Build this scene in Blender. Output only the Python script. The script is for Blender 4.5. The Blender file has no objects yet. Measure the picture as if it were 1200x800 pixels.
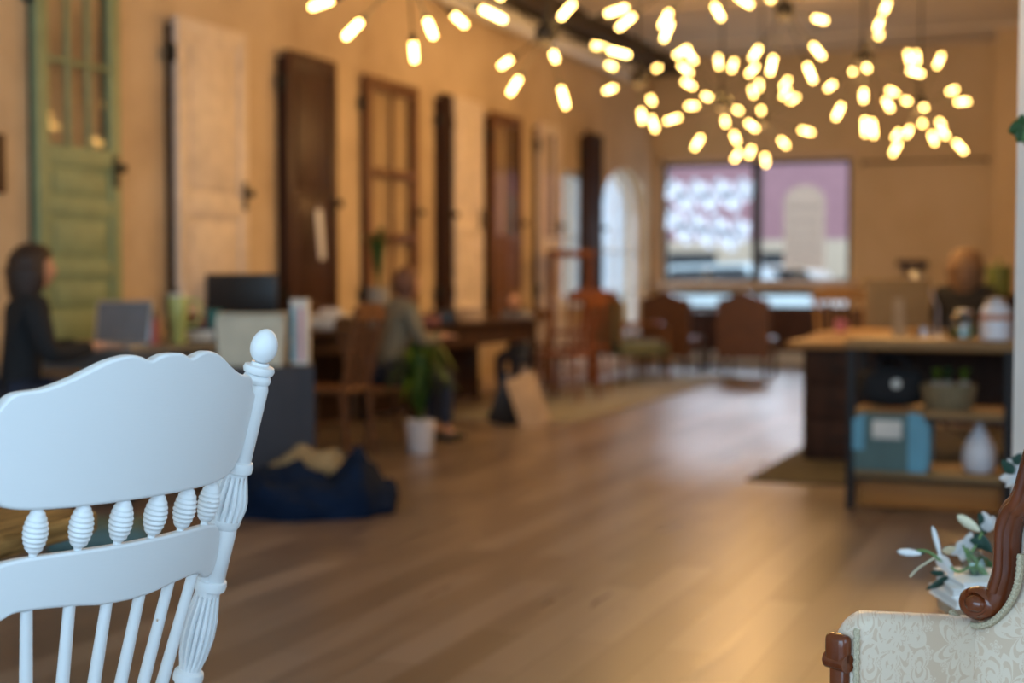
import bpy, bmesh, math, random
from mathutils import Vector, Matrix, noise
C = bpy.context.scene
COL = C.collection
PI = math.pi
R = math.radians
# ------------------------------------------------------------------ camera, world, light, exposure
H = 1.15; F_PX = 1667.0; YAW = R(22.5); PITCH = math.atan(75 / F_PX)
cam = bpy.data.cameras.new('camera'); camo = bpy.data.objects.new('camera', cam); COL.objects.link(camo)
cam.sensor_width = 36.0; cam.lens = 36.0 * F_PX / 1200.0; cam.clip_start = .05; cam.clip_end = 200
camo.location = (0, 0, H); camo.rotation_euler = (PI / 2 - PITCH, 0, YAW)
cam.dof.use_dof = True; cam.dof.focus_distance = 1.98; cam.dof.aperture_fstop = 2.5
C.camera = camo
vs = C.view_settings
vs.view_transform = 'Standard'; vs.look = 'None'; vs.gamma = 1.0; vs.use_curve_mapping = False
vs.exposure = 0.0
world = bpy.data.worlds.new('world'); C.world = world; world.use_nodes = True
bg = world.node_tree.nodes['Background']
bg.inputs[0].default_value = (.62, .80, 1.0, 1); bg.inputs[1].default_value = 1.25
def area(name, loc, rot, sx, sy, power, col):
    l = bpy.data.lights.new(name, 'AREA'); l.shape = 'RECTANGLE'; l.size = sx; l.size_y = sy; l.energy = power; l.color = col
    o = bpy.data.objects.new(name, l); COL.objects.link(o); o.location = loc; o.rotation_euler = rot; return o
area('storefront_daylight', (-1.6, -2.35, 1.75), (R(90), 0, 0), 7.0, 2.7, 200, (.44, .735, 1.0))
area('added_right_fill', (3.35, 1.4, 1.8), (0, R(90), 0), 2.6, 5.0, 66, (.44, .735, 1.0))  # added fill lamp, out of view, to brighten the white chair's back
area('street_sky', (-4.1, 27.5, 7.6), (R(-62), 0, 0), 9, 6, 5500, (.72, .85, 1.0))
sun = bpy.data.lights.new('sun', 'SUN'); sun.energy = 2.2; sun.angle = R(1); sun.color = (1, .95, .88)
so = bpy.data.objects.new('sun', sun); COL.objects.link(so); so.rotation_euler = (R(38), 0, R(12))
WARM = (1.0, .56, .20)
LAMP_POWER = 26.0
BULB_STRENGTH = 17.0

# ------------------------------------------------------------------ picking helpers (pixel -> place in the room)
Rv = Vector((math.cos(YAW), math.sin(YAW), 0)); Fv = Vector((-math.sin(YAW), math.cos(YAW), 0))
def cw(X, D, z=0.0):
    p = Rv * X + Fv * D; return Vector((p.x, p.y, z))
def W(px, D, z=0.0): return cw((px - 600) / F_PX * D, D, z)
def zat(py, D): return H - (py - 325) / F_PX * D
def G(px, py, z=0.0):
    D = (H - z) * F_PX / (py - 325); return W(px, D, z)
def ray(px, py):
    M = camo.rotation_euler.to_matrix()
    return (M @ Vector(((px - 600) / F_PX, (400 - py) / F_PX, -1))).normalized()
LW = -5.7; FW = 18.8; CEIL = 4.08
def ywall(px, x=LW):
    a = YAW - math.atan((px - 600) / F_PX); return -x / math.tan(a)
def xfar(px, y=FW):
    a = YAW - math.atan((px - 600) / F_PX); return -y * math.tan(a)
def turn(deg): return YAW + R(deg)      # rotation about z relative to the camera frame

# ------------------------------------------------------------------ materials
def nmat(name):
    m = bpy.data.materials.new(name); m.use_nodes = True
    nt = m.node_tree; return m, nt, nt.nodes['Principled BSDF']
def lk(nt, a, b): nt.links.new(a, b)
def mat(name, col, rough=.55, metal=0.0, var=.10, scale=9.0, bump=0.0, sheen=0.0, coat=0.0, spec=.5, stretch=(1, 1, 1)):
    m, nt, b = nmat(name); N = nt.nodes
    tc = N.new('ShaderNodeTexCoord'); mp = N.new('ShaderNodeMapping'); mp.inputs['Scale'].default_value = stretch
    lk(nt, tc.outputs['Object'], mp.inputs[0])
    n = N.new('ShaderNodeTexNoise'); n.inputs['Scale'].default_value = scale; n.inputs['Detail'].default_value = 5
    lk(nt, mp.outputs[0], n.inputs['Vector'])
    cr = N.new('ShaderNodeValToRGB')
    cr.color_ramp.elements[0].position = .3; cr.color_ramp.elements[1].position = .7
    cr.color_ramp.elements[0].color = tuple(c * (1 - var) for c in col) + (1,)
    cr.color_ramp.elements[1].color = tuple(min(1, c * (1 + var)) for c in col) + (1,)
    lk(nt, n.outputs[0], cr.inputs[0]); lk(nt, cr.outputs[0], b.inputs['Base Color'])
    b.inputs['Roughness'].default_value = rough; b.inputs['Metallic'].default_value = metal
    b.inputs['Specular IOR Level'].default_value = spec
    if sheen: b.inputs['Sheen Weight'].default_value = sheen
    if coat: b.inputs['Coat Weight'].default_value = coat; b.inputs['Coat Roughness'].default_value = .12
    if bump:
        bp = N.new('ShaderNodeBump'); bp.inputs['Strength'].default_value = bump; bp.inputs['Distance'].default_value = .004
        lk(nt, n.outputs[0], bp.inputs['Height']); lk(nt, bp.outputs[0], b.inputs['Normal'])
    return m
def wood(name, a, c, rough=.4, axis=2, scale=14, coat=0.0):
    m, nt, b = nmat(name); N = nt.nodes
    tc = N.new('ShaderNodeTexCoord'); mp = N.new('ShaderNodeMapping'); s = [1, 1, 1]; s[axis] = .12
    mp.inputs['Scale'].default_value = s; lk(nt, tc.outputs['Object'], mp.inputs[0])
    n = N.new('ShaderNodeTexNoise'); n.inputs['Scale'].default_value = scale; n.inputs['Detail'].default_value = 7; n.inputs['Distortion'].default_value = .6
    lk(nt, mp.outputs[0], n.inputs['Vector'])
    cr = N.new('ShaderNodeValToRGB'); cr.color_ramp.elements[0].position = .32; cr.color_ramp.elements[1].position = .68
    cr.color_ramp.elements[0].color = (*a, 1); cr.color_ramp.elements[1].color = (*c, 1)
    lk(nt, n.outputs[0], cr.inputs[0]); lk(nt, cr.outputs[0], b.inputs['Base Color'])
    b.inputs['Roughness'].default_value = rough; b.inputs['Specular IOR Level'].default_value = .5 if coat else .22
    if coat: b.inputs['Coat Weight'].default_value = coat; b.inputs['Coat Roughness'].default_value = .15
    return m
def glassmat(name, tint=(.9, .95, 1), gloss=.12, rough=.02):
    m, nt, b = nmat(name); N = nt.nodes; N.remove(b)
    t = N.new('ShaderNodeBsdfTransparent'); t.inputs[0].default_value = (*tint, 1)
    g = N.new('ShaderNodeBsdfGlossy'); g.inputs['Roughness'].default_value = rough
    fr = N.new('ShaderNodeLayerWeight'); fr.inputs[0].default_value = .5
    pw = N.new('ShaderNodeMath'); pw.operation = 'POWER'; pw.inputs[1].default_value = 5; lk(nt, fr.outputs['Facing'], pw.inputs[0])
    ad = N.new('ShaderNodeMath'); ad.operation = 'ADD'; ad.inputs[1].default_value = gloss; ad.use_clamp = True
    mx = N.new('ShaderNodeMixShader'); lk(nt, pw.outputs[0], ad.inputs[0]); lk(nt, ad.outputs[0], mx.inputs[0])
    lk(nt, t.outputs[0], mx.inputs[1]); lk(nt, g.outputs[0], mx.inputs[2])
    lk(nt, mx.outputs[0], N['Material Output'].inputs[0]); return m
def translucent(name, col):
    m, nt, b = nmat(name); N = nt.nodes; N.remove(b)
    d = N.new('ShaderNodeBsdfDiffuse'); d.inputs[0].default_value = (*col, 1); t = N.new('ShaderNodeBsdfTranslucent'); t.inputs[0].default_value = (*col, 1)
    mx = N.new('ShaderNodeMixShader'); mx.inputs[0].default_value = .7; lk(nt, d.outputs[0], mx.inputs[1]); lk(nt, t.outputs[0], mx.inputs[2])
    lk(nt, mx.outputs[0], N['Material Output'].inputs[0]); return m
def emis(name, col, st):
    m, nt, b = nmat(name); b.inputs['Base Color'].default_value = (*col, 1)
    b.inputs['Emission Color'].default_value = (*col, 1); b.inputs['Emission Strength'].default_value = st; return m
def floor_mat():
    m, nt, b = nmat('floor_planks'); N = nt.nodes
    tc = N.new('ShaderNodeTexCoord'); mp = N.new('ShaderNodeMapping'); mp.inputs['Rotation'].default_value = (0, 0, R(90))
    lk(nt, tc.outputs['Object'], mp.inputs[0])
    br = N.new('ShaderNodeTexBrick'); br.offset = .37; br.inputs['Scale'].default_value = 1.0
    br.inputs['Brick Width'].default_value = 1.25; br.inputs['Row Height'].default_value = .155
    br.inputs['Mortar Size'].default_value = .0016; br.inputs['Bias'].default_value = 0.0
    br.inputs['Color1'].default_value = (0, 0, 0, 1); br.inputs['Color2'].default_value = (1, 1, 1, 1); br.inputs['Mortar'].default_value = (.5, .5, .5, 1)
    lk(nt, mp.outputs[0], br.inputs['Vector'])
    mp2 = N.new('ShaderNodeMapping'); mp2.inputs['Scale'].default_value = (9, .55, 1); lk(nt, tc.outputs['Object'], mp2.inputs[0])
    n = N.new('ShaderNodeTexNoise'); n.inputs['Scale'].default_value = 2.2; n.inputs['Detail'].default_value = 8; n.inputs['Distortion'].default_value = .8
    lk(nt, mp2.outputs[0], n.inputs['Vector'])
    ad = N.new('ShaderNodeMix'); ad.data_type = 'FLOAT'; ad.inputs[0].default_value = .5
    lk(nt, n.outputs[0], ad.inputs[2]); lk(nt, br.outputs['Color'], ad.inputs[3])
    cr = N.new('ShaderNodeValToRGB'); e = cr.color_ramp.elements
    e[0].position = .12; e[0].color = (.100, .076, .064, 1); e[1].position = .9; e[1].color = (.255, .212, .185, 1)
    x = e.new(.5); x.color = (.168, .131, .110, 1)
    lk(nt, ad.outputs[0], cr.inputs[0])
    mm = N.new('ShaderNodeMix'); mm.data_type = 'RGBA'; mm.inputs[7].default_value = (.05, .03, .02, 1)
    lk(nt, br.outputs['Fac'], mm.inputs[0]); lk(nt, cr.outputs[0], mm.inputs[6]); lk(nt, mm.outputs[2], b.inputs['Base Color'])
    rr = N.new('ShaderNodeMapRange'); rr.inputs[3].default_value = .22; rr.inputs[4].default_value = .40
    lk(nt, n.outputs[0], rr.inputs[0]); lk(nt, rr.outputs[0], b.inputs['Roughness'])
    bp = N.new('ShaderNodeBump'); bp.inputs['Strength'].default_value = .15; bp.inputs['Distance'].default_value = .002
    lk(nt, ad.outputs[0], bp.inputs['Height']); lk(nt, bp.outputs[0], b.inputs['Normal'])
    return m
def wall_mat(name, c1, c2, c3):
    m, nt, b = nmat(name); N = nt.nodes
    tc = N.new('ShaderNodeTexCoord')
    n = N.new('ShaderNodeTexNoise'); n.inputs['Scale'].default_value = 1.3; n.inputs['Detail'].default_value = 8; n.inputs['Roughness'].default_value = .62
    lk(nt, tc.outputs['Object'], n.inputs['Vector'])
    cr = N.new('ShaderNodeValToRGB'); e = cr.color_ramp.elements
    e[0].position = .33; e[0].color = (*c1, 1); e[1].position = .68; e[1].color = (*c3, 1); x = e.new(.5); x.color = (*c2, 1)
    lk(nt, n.outputs[0], cr.inputs[0]); lk(nt, cr.outputs[0], b.inputs['Base Color'])
    b.inputs['Roughness'].default_value = .8
    bp = N.new('ShaderNodeBump'); bp.inputs['Strength'].default_value = .3; bp.inputs['Distance'].default_value = .01
    lk(nt, n.outputs[0], bp.inputs['Height']); lk(nt, bp.outputs[0], b.inputs['Normal'])
    return m
def brick_mat(name, a, c, mo, w=.24, h=.08):
    m, nt, b = nmat(name); N = nt.nodes
    tc = N.new('ShaderNodeTexCoord'); mp = N.new('ShaderNodeMapping'); mp.inputs['Rotation'].default_value = (R(-90), 0, 0)
    lk(nt, tc.outputs['Object'], mp.inputs[0])
    br = N.new('ShaderNodeTexBrick'); br.inputs['Scale'].default_value = 1; br.inputs['Brick Width'].default_value = w; br.inputs['Row Height'].default_value = h
    br.inputs['Mortar Size'].default_value = .008
    for k, v in (('Color1', a), ('Color2', c), ('Mortar', mo)): br.inputs[k].default_value = (*v, 1)
    lk(nt, mp.outputs[0], br.inputs['Vector']); lk(nt, br.outputs['Color'], b.inputs['Base Color']); b.inputs['Roughness'].default_value = .9
    return m
def damask_mat():
    m, nt, b = nmat('cream_damask'); N = nt.nodes
    def math_(op, a=None, v=None, v2=None):
        n = N.new('ShaderNodeMath'); n.operation = op
        if a is not None: lk(nt, a, n.inputs[0])
        if v is not None:
            if isinstance(v, (int, float)): n.inputs[1].default_value = v
            else: lk(nt, v, n.inputs[1])
        return n.outputs[0]
    tc = N.new('ShaderNodeTexCoord')
    sx = N.new('ShaderNodeSeparateXYZ'); lk(nt, tc.outputs['Object'], sx.inputs[0])
    su = math_('ADD', sx.outputs[0], sx.outputs[1])
    cb = N.new('ShaderNodeCombineXYZ'); lk(nt, su, cb.inputs[0]); lk(nt, sx.outputs[2], cb.inputs[1])
    nz = N.new('ShaderNodeTexNoise'); nz.inputs['Scale'].default_value = 26; lk(nt, cb.outputs[0], nz.inputs['Vector'])
    va = N.new('ShaderNodeVectorMath'); va.operation = 'MULTIPLY_ADD'; va.inputs[1].default_value = (.012, .012, 0)
    lk(nt, nz.outputs['Color'], va.inputs[0]); lk(nt, cb.outputs[0], va.inputs[2])
    def flower(scale, petals, rad, ofs):
        mp = N.new('ShaderNodeMapping'); mp.inputs['Location'].default_value = ofs; lk(nt, va.outputs[0], mp.inputs[0])
        vo = N.new('ShaderNodeTexVoronoi'); vo.voronoi_dimensions = '2D'; vo.inputs['Scale'].default_value = scale; vo.inputs['Randomness'].default_value = .75
        lk(nt, mp.outputs[0], vo.inputs['Vector'])
        sb = N.new('ShaderNodeVectorMath'); sb.operation = 'SUBTRACT'; lk(nt, mp.outputs[0], sb.inputs[0]); lk(nt, vo.outputs['Position'], sb.inputs[1])
        s2 = N.new('ShaderNodeSeparateXYZ'); lk(nt, sb.outputs[0], s2.inputs[0])
        an = math_('ARCTAN2', s2.outputs[0], s2.outputs[1])
        le = N.new('ShaderNodeVectorMath'); le.operation = 'LENGTH'; lk(nt, sb.outputs[0], le.inputs[0])
        r = math_('MULTIPLY', le.outputs['Value'], scale)
        w = math_('ABSOLUTE', math_('COSINE', math_('MULTIPLY', an, petals / 2.0)))
        edge = math_('MULTIPLY_ADD', w, rad * .65); edge.node.inputs[2].default_value = rad * .35
        inside = math_('LESS_THAN', r, edge)
        ring = math_('GREATER_THAN', math_('SINE', math_('MULTIPLY', math_('DIVIDE', r, edge), 15.0)), -.35)
        return math_('MULTIPLY', inside, ring)
    f1 = flower(8.5, 7, .50, (0, 0, 0)); f2 = flower(15, 2, .55, (.07, .03, 0)); f3 = flower(30, 5, .34, (.11, .2, 0))
    mk = math_('MAXIMUM', math_('MAXIMUM', f1, f2), f3)
    mx = N.new('ShaderNodeMix'); mx.data_type = 'RGBA'; mx.inputs[6].default_value = (.66, .51, .385, 1); mx.inputs[7].default_value = (.75, .635, .52, 1)
    lk(nt, mk, mx.inputs[0]); lk(nt, mx.outputs[2], b.inputs['Base Color'])
    rg = N.new('ShaderNodeMapRange'); rg.inputs[3].default_value = .62; rg.inputs[4].default_value = .38; lk(nt, mk, rg.inputs[0]); lk(nt, rg.outputs[0], b.inputs['Roughness'])
    b.inputs['Sheen Weight'].default_value = .25
    wv = N.new('ShaderNodeTexNoise'); wv.inputs['Scale'].default_value = 700; lk(nt, tc.outputs['Object'], wv.inputs['Vector'])
    bp = N.new('ShaderNodeBump'); bp.inputs['Strength'].default_value = .12; bp.inputs['Distance'].default_value = .001
    lk(nt, wv.outputs[0], bp.inputs['Height']); lk(nt, bp.outputs[0], b.inputs['Normal'])
    return m
def chair_paint():
    m, nt, b = nmat('worn_white_paint'); N = nt.nodes
    geo = N.new('ShaderNodeNewGeometry'); tc = N.new('ShaderNodeTexCoord')
    n = N.new('ShaderNodeTexNoise'); n.inputs['Scale'].default_value = 34; n.inputs['Detail'].default_value = 6; lk(nt, tc.outputs['Object'], n.inputs['Vector'])
    a = N.new('ShaderNodeMath'); a.operation = 'MULTIPLY_ADD'; a.inputs[1].default_value = .55; lk(nt, n.outputs[0], a.inputs[0]); lk(nt, geo.outputs['Pointiness'], a.inputs[2])
    cr = N.new('ShaderNodeValToRGB'); e = cr.color_ramp.elements
    e[0].position = .955; e[0].color = (.80, .82, .84, 1); e[1].position = .975; e[1].color = (.42, .25, .11, 1)
    lk(nt, a.outputs[0], cr.inputs[0]); lk(nt, cr.outputs[0], b.inputs['Base Color']); b.inputs['Roughness'].default_value = .38
    mp = N.new('ShaderNodeMapping'); mp.inputs['Scale'].default_value = (1, 1, 9); lk(nt, tc.outputs['Object'], mp.inputs[0])
    n2 = N.new('ShaderNodeTexNoise'); n2.inputs['Scale'].default_value = 45; lk(nt, mp.outputs[0], n2.inputs['Vector'])
    bp = N.new('ShaderNodeBump'); bp.inputs['Strength'].default_value = .12; bp.inputs['Distance'].default_value = .001
    lk(nt, n2.outputs[0], bp.inputs['Height']); lk(nt, bp.outputs[0], b.inputs['Normal'])
    return m
M = dict(
    floor=floor_mat(), wall=wall_mat('old_plaster', (.47, .34, .21), (.60, .455, .29), (.68, .53, .35)),
    farwall=wall_mat('ochre_plaster', (.55, .40, .22), (.60, .44, .25), (.63, .47, .28)),
    ceil=wall_mat('tin_ceiling', (.62, .53, .40), (.70, .60, .46), (.76, .66, .51)),
    dark=mat('black_steel', (.014, .014, .016), .6, spec=.3), darkwood=wood('dark_wood', (.022, .009, .005), (.050, .020, .010), .65),
    brownwood=wood('brown_wood', (.10, .045, .02), (.20, .095, .045), .4), oak=wood('golden_oak', (.22, .115, .042), (.33, .19, .075), .5, axis=0),
    glowwood=wood('floor_glow_amber', (.30, .105, .022), (.42, .17, .04), .5, axis=0), redwood=wood('reddish_wood', (.13, .040, .016), (.21, .075, .03), .45),
    mahogany=wood('mahogany', (.060, .010, .003), (.19, .042, .011), .22, axis=2, scale=22, coat=.5),
    green=mat('green_door_paint', (.24, .31, .17), .5), cream=mat('cream_door_paint', (.72, .60, .48), .5),
    white=mat('white_gloss_paint', (.90, .91, .91), .4, var=.04), choc=wood('chocolate_paint', (.042, .018, .012), (.075, .032, .020), .42),
    tan=mat('tan_plastic', (.32, .20, .085), .6, spec=.2), paint=chair_paint(), damask=damask_mat(),
    gimp=mat('gimp_braid', (.52, .45, .32), .8, var=.25, scale=420, bump=.8),
    clearglass=glassmat('clear_vase_glass', (.80, .86, .88), .10), glass=glassmat('window_glass', (.98, .985, .99), .0), pane=glassmat('door_pane', (.96, .95, .93), .05, .03),
    navy=mat('navy_cloth', (.006, .014, .036), .9, bump=.5, var=.2, spec=.1), tancloth=mat('tan_cloth', (.28, .20, .10), .85, bump=.4, var=.3),
    slate=mat('slate_laminate', (.040, .038, .046), .6, spec=.3), grey=mat('grey_laminate', (.13, .14, .15), .45),
    creamplastic=mat('cream_plastic', (.52, .48, .37), .5), pale=mat('pale_paper', (.62, .60, .56), .6),
    lime=mat('pale_green_enamel', (.45, .52, .18), .35), teal=mat('teal_cover', (.02, .16, .15), .5), pink=mat('pink_cover', (.50, .17, .24), .5),
    red=mat('red_cover', (.22, .07, .045), .5), blue=mat('light_blue_plastic', (.10, .30, .42), .4), aqua=mat('aqua_cloth', (.07, .13, .13), .6),
    blackcloth=mat('black_knit', (.012, .012, .014), .9, bump=.3), blackplastic=mat('black_plastic', (.012, .013, .016), .35),
    screen=mat('laptop_screen', (.17, .19, .23), .25), silver=mat('silver_metal', (.55, .56, .58), .3, metal=.9),
    brass=mat('dark_bronze', (.018, .014, .010), .55, metal=.3), skin=mat('skin', (.55, .30, .20), .55, var=.06), hairdark=mat('dark_brown_hair', (.035, .016, .009), .6, var=.35, scale=60, stretch=(1, 1, .1), bump=.8),
    hairlight=mat('light_brown_hair', (.19, .105, .052), .6, var=.35, scale=60, stretch=(1, 1, .1), bump=.8), hairred=mat('ginger_hair', (.13, .055, .03), .6, var=.3, scale=60),
    greyshirt=mat('grey_olive_shirt', (.17, .16, .12), .85), greytee=mat('grey_shirt', (.22, .22, .23), .85), jeans=mat('dark_jeans', (.02, .03, .06), .85), 
    leaf=mat('leaf_green', (.04, .12, .02), .45, var=.3), leaflime=mat('leaf_lime', (.16, .26, .02), .45, var=.3), leafblue=mat('leaf_blue_green', (.035, .10, .075), .42, var=.25, scale=30),
    petal=mat('white_petal', (.80, .81, .82), .5, var=.04), budcream=mat('cream_bud', (.72, .68, .50), .5, var=.08),
    stem=mat('stem_green', (.13, .24, .07), .5), potwhite=mat('white_ceramic', (.66, .66, .72), .35, var=.04), potgrey=mat('grey_stone_pot', (.30, .28, .24), .7),
    leather=mat('brown_leather', (.085, .033, .010), .45, var=.2), sage=mat('sage_upholstery', (.12, .14, .095), .85, var=.15),
    rug=mat('grey_green_rug', (.20, .19, .16), .95, var=.2, scale=30, bump=.4), rugdark=mat('olive_rug', (.07, .06, .035), .95, var=.4, scale=18, bump=.5),
    wicker=mat('wicker', (.20, .15, .08), .7, var=.35, scale=60, bump=.6), board=mat('kraft_board', (.45, .33, .22), .7), 
    greencan=mat('green_tin', (.12, .15, .03), .5), duct=mat('galvanised_duct', (.80, .78, .72), .35), beam=mat('dark_beam', (.055, .038, .025), .6),
    frame=mat('dark_window_frame', (.02, .017, .014), .5), sill=mat('sill_wood', (.60, .45, .32), .5), canvas=mat('white_paper', (.72, .70, .68), .7, var=.03),
    pinkbrick=brick_mat('pink_brick', (.36, .20, .24), (.42, .235, .28), (.31, .20, .24)), kraft=mat('kraft_card', (.42, .31, .19), .8), signpaper=translucent('sign_paper', (.22, .165, .125)), ink=mat('sign_ink', (.05, .035, .03), .8),
    asphalt=mat('asphalt', (.16, .16, .17), .9), paving=mat('pale_paving', (.62, .64, .64), .9), shopcream=mat('shopfront_cream', (.58, .52, .42), .8), carwhite=mat('white_car_paint', (.80, .82, .84), .25), carblue=mat('pale_blue_car_paint', (.45, .58, .64), .3),
    carglass=mat('car_glass', (.03, .035, .04), .1), rubber=mat('rubber', (.02, .02, .02), .8), lettering=translucent('white_lettering', (.46, .48, .52)),
    amber=glassmat('amber_glass', (.85, .80, .72), .10, .05), filament=emis('lit_filament_glass', (1.0, .63, .18), BULB_STRENGTH), rust=mat('orange_label', (.45, .14, .03), .6),
    table=wood('speckled_table_wood', (.09, .045, .012), (.42, .24, .08), .5, axis=0, scale=60), floortone=wood('pale_stool_wood', (.36, .25, .16), (.46, .33, .22), .5, axis=0),
    baseboard=mat('light_strip_pale', (.55, .56, .53), .5))

# ------------------------------------------------------------------ mesh helpers
class MB:
    def __init__(s): s.bm = bmesh.new()
    def box(s, x0, x1, y0, y1, z0, z1, bev=0.0, mtx=None):
        r = bmesh.ops.create_cube(s.bm, size=1); vs = r['verts']
        for v in vs: v.co = Vector(((x0 + x1) / 2 + v.co.x * (x1 - x0), (y0 + y1) / 2 + v.co.y * (y1 - y0), (z0 + z1) / 2 + v.co.z * (z1 - z0)))
        if bev > 0:
            es = list({e for v in vs for e in v.link_edges})
            r2 = bmesh.ops.bevel(s.bm, geom=es, offset=min(bev, .45 * min(x1 - x0, y1 - y0, z1 - z0)), segments=3, affect='EDGES', profile=.5)
            vs = list({v for f in r2['faces'] for v in f.verts} | {v for v in vs if v.is_valid})
        if mtx is not None:
            for v in vs: v.co = mtx @ v.co
        return s
    def tube(s, pts, rad, seg=10, caps=True, flat=1.0, up=None):
        pts = [Vector(p) for p in pts]; n = len(pts)
        rr = rad if isinstance(rad, (list, tuple)) else [rad] * n
        t0 = (pts[1] - pts[0]).normalized()
        ref = Vector(up) if up is not None else (Vector((0, 0, 1)) if abs(t0.z) < .9 else Vector((1, 0, 0)))
        a = t0.cross(ref).normalized(); rings = []
        for i, p in enumerate(pts):
            t = ((pts[min(i + 1, n - 1)] - pts[i]).normalized() + (pts[i] - pts[max(i - 1, 0)]).normalized())
            t = t.normalized() if t.length > 1e-6 else t0
            a = (a - t * a.dot(t)).normalized(); b = t.cross(a)
            rings.append([s.bm.verts.new(p + (a * math.cos(2 * PI * k / seg) + b * math.sin(2 * PI * k / seg) * flat) * rr[i]) for k in range(seg)])
        for i in range(n - 1):
            for k in range(seg):
                s.bm.faces.new((rings[i][k], rings[i][(k + 1) % seg], rings[i + 1][(k + 1) % seg], rings[i + 1][k]))
        if caps:
            s.bm.faces.new(rings[0][::-1]); s.bm.faces.new(rings[-1])
        return s
    def lathe(s, prof, seg=24, mtx=None, flute=None):
        """prof: list of (r, z); flute: (count, depth, z0, z1)"""
        rings = []
        for r, z in prof:
            ring = []
            for k in range(seg):
                a = 2 * PI * k / seg; q = r
                if flute and flute[2] <= z <= flute[3]:
                    e = min(1, min(z - flute[2], flute[3] - z) / (.12 * (flute[3] - flute[2])))
                    q = r * (1 - flute[1] * e * abs(math.cos(flute[0] * a / 2)) ** 7)
                ring.append(s.bm.verts.new((q * math.cos(a), q * math.sin(a), z)))
            rings.append(ring)
        for i in range(len(rings) - 1):
            for k in range(seg):
                s.bm.faces.new((rings[i][k], rings[i][(k + 1) % seg], rings[i + 1][(k + 1) % seg], rings[i + 1][k]))
        s.bm.faces.new(rings[0][::-1]); s.bm.faces.new(rings[-1])
        if mtx is not None:
            for ring in rings:
                for v in ring: v.co = mtx @ v.co
        return s
    def prism(s, outline, y0, y1, mtx=None, fn=None):
        """outline in (x,z), extruded along y"""
        A = [s.bm.verts.new((x, y0, z)) for x, z in outline]; B = [s.bm.verts.new((x, y1, z)) for x, z in outline]
        n = len(outline)
        s.bm.faces.new(A); s.bm.faces.new(B[::-1])
        for i in range(n): s.bm.faces.new((A[i], B[i], B[(i + 1) % n], A[(i + 1) % n]))
        for v in A + B:
            if fn: v.co = fn(v.co)
            if mtx is not None: v.co = mtx @ v.co
        return s
    def ball(s, c, r, sub=2, sc=(1, 1, 1), mtx=None):
        q = bmesh.ops.create_icosphere(s.bm, subdivisions=sub, radius=1)
        for v in q['verts']:
            v.co = Vector((v.co.x * r * sc[0], v.co.y * r * sc[1], v.co.z * r * sc[2]))
            if mtx is not None: v.co = mtx @ v.co
            v.co += Vector(c)
        return s
    def build(s, name, m, parent=None, loc=None, rot=None, smooth=True, mods=None):
        bmesh.ops.recalc_face_normals(s.bm, faces=s.bm.faces)
        me = bpy.data.meshes.new(name); s.bm.to_mesh(me); s.bm.free()
        o = bpy.data.objects.new(name, me); COL.objects.link(o); me.materials.append(m)
        if smooth:
            for p in me.polygons: p.use_smooth = True
            me.set_sharp_from_angle(angle=R(38))
        if parent: o.parent = parent
        if loc is not None: o.location = loc
        if rot is not None: o.rotation_euler = rot if isinstance(rot, (tuple, list)) else (0, 0, rot)
        return o
def tag(o, label=None, cat=None, group=None, kind=None):
    if label: o['label'] = label
    if cat: o['category'] = cat
    if group: o['group'] = group
    if kind: o['kind'] = kind
    return o
def thing(name, label, cat, loc=(0, 0, 0), rz=0.0, group=None):
    o = bpy.data.objects.new(name, None); COL.objects.link(o); o.empty_display_size = .1
    o.location = loc; o.rotation_euler = (0, 0, rz); return tag(o, label, cat, group)
def struct(name, mb, m, parent=None, smooth=False):
    o = mb.build(name, m, parent, smooth=smooth)
    if parent is None: o['kind'] = 'structure'
    return o
KIDS = {}
def copy_tree(o, parent=None):
    c = o.copy(); COL.objects.link(c); c.parent = parent
    for ch in [x for x in COL.objects if x.parent == o]: copy_tree(ch, c)
    return c
def bezier(pts, n=8):
    """Catmull-Rom through pts"""
    P = [Vector(p) for p in pts]; P = [P[0] * 2 - P[1]] + P + [P[-1] * 2 - P[-2]]; out = []
    for i in range(1, len(P) - 2):
        for k in range(n):
            t = k / n; a, b, c, d = P[i - 1], P[i], P[i + 1], P[i + 2]
            out.append(.5 * ((2 * b) + (c - a) * t + (2 * a - 5 * b + 4 * c - d) * t * t + (3 * b - a - 3 * c + d) * t ** 3))
    out.append(P[-2]); return out

# ------------------------------------------------------------------ the room
struct('floor', MB().box(LW - .3, 3.2, -2.6, FW + .3, -.12, 0), M['floor'])
struct('ceiling', MB().box(LW - .3, 3.2, -2.6, FW + .3, CEIL, CEIL + .15), M['ceil'])
# left wall with two windows near the far end
WA = (ywall(660), ywall(689), .85, 2.38); WB = (ywall(706), 18.45, .45, 2.0)
b = MB(); x0, x1 = LW - .3, LW
b.box(x0, x1, -2.6, WA[0], 0, CEIL).box(x0, x1, WA[0], WA[1], 0, WA[2]).box(x0, x1, WA[0], WA[1], WA[3], CEIL)
b.box(x0, x1, WA[1], WB[0], 0, CEIL).box(x0, x1, WB[0], WB[1], 0, WB[2]).box(x0, x1, WB[1], FW + .3, 0, CEIL)
cy = (WB[0] + WB[1]) / 2; hw = (WB[1] - WB[0]) / 2; arc = [(cy + hw * math.cos(t), 2.0 + .55 * math.sin(t)) for t in [PI * k / 16 for k in range(17)]]
b.prism([(WB[1], CEIL)] + arc + [(WB[0], CEIL)], 0, .3, fn=lambda v: Vector((x0 + v.y, v.x, v.z)))
struct('wall_left', b, M['wall'])
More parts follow.
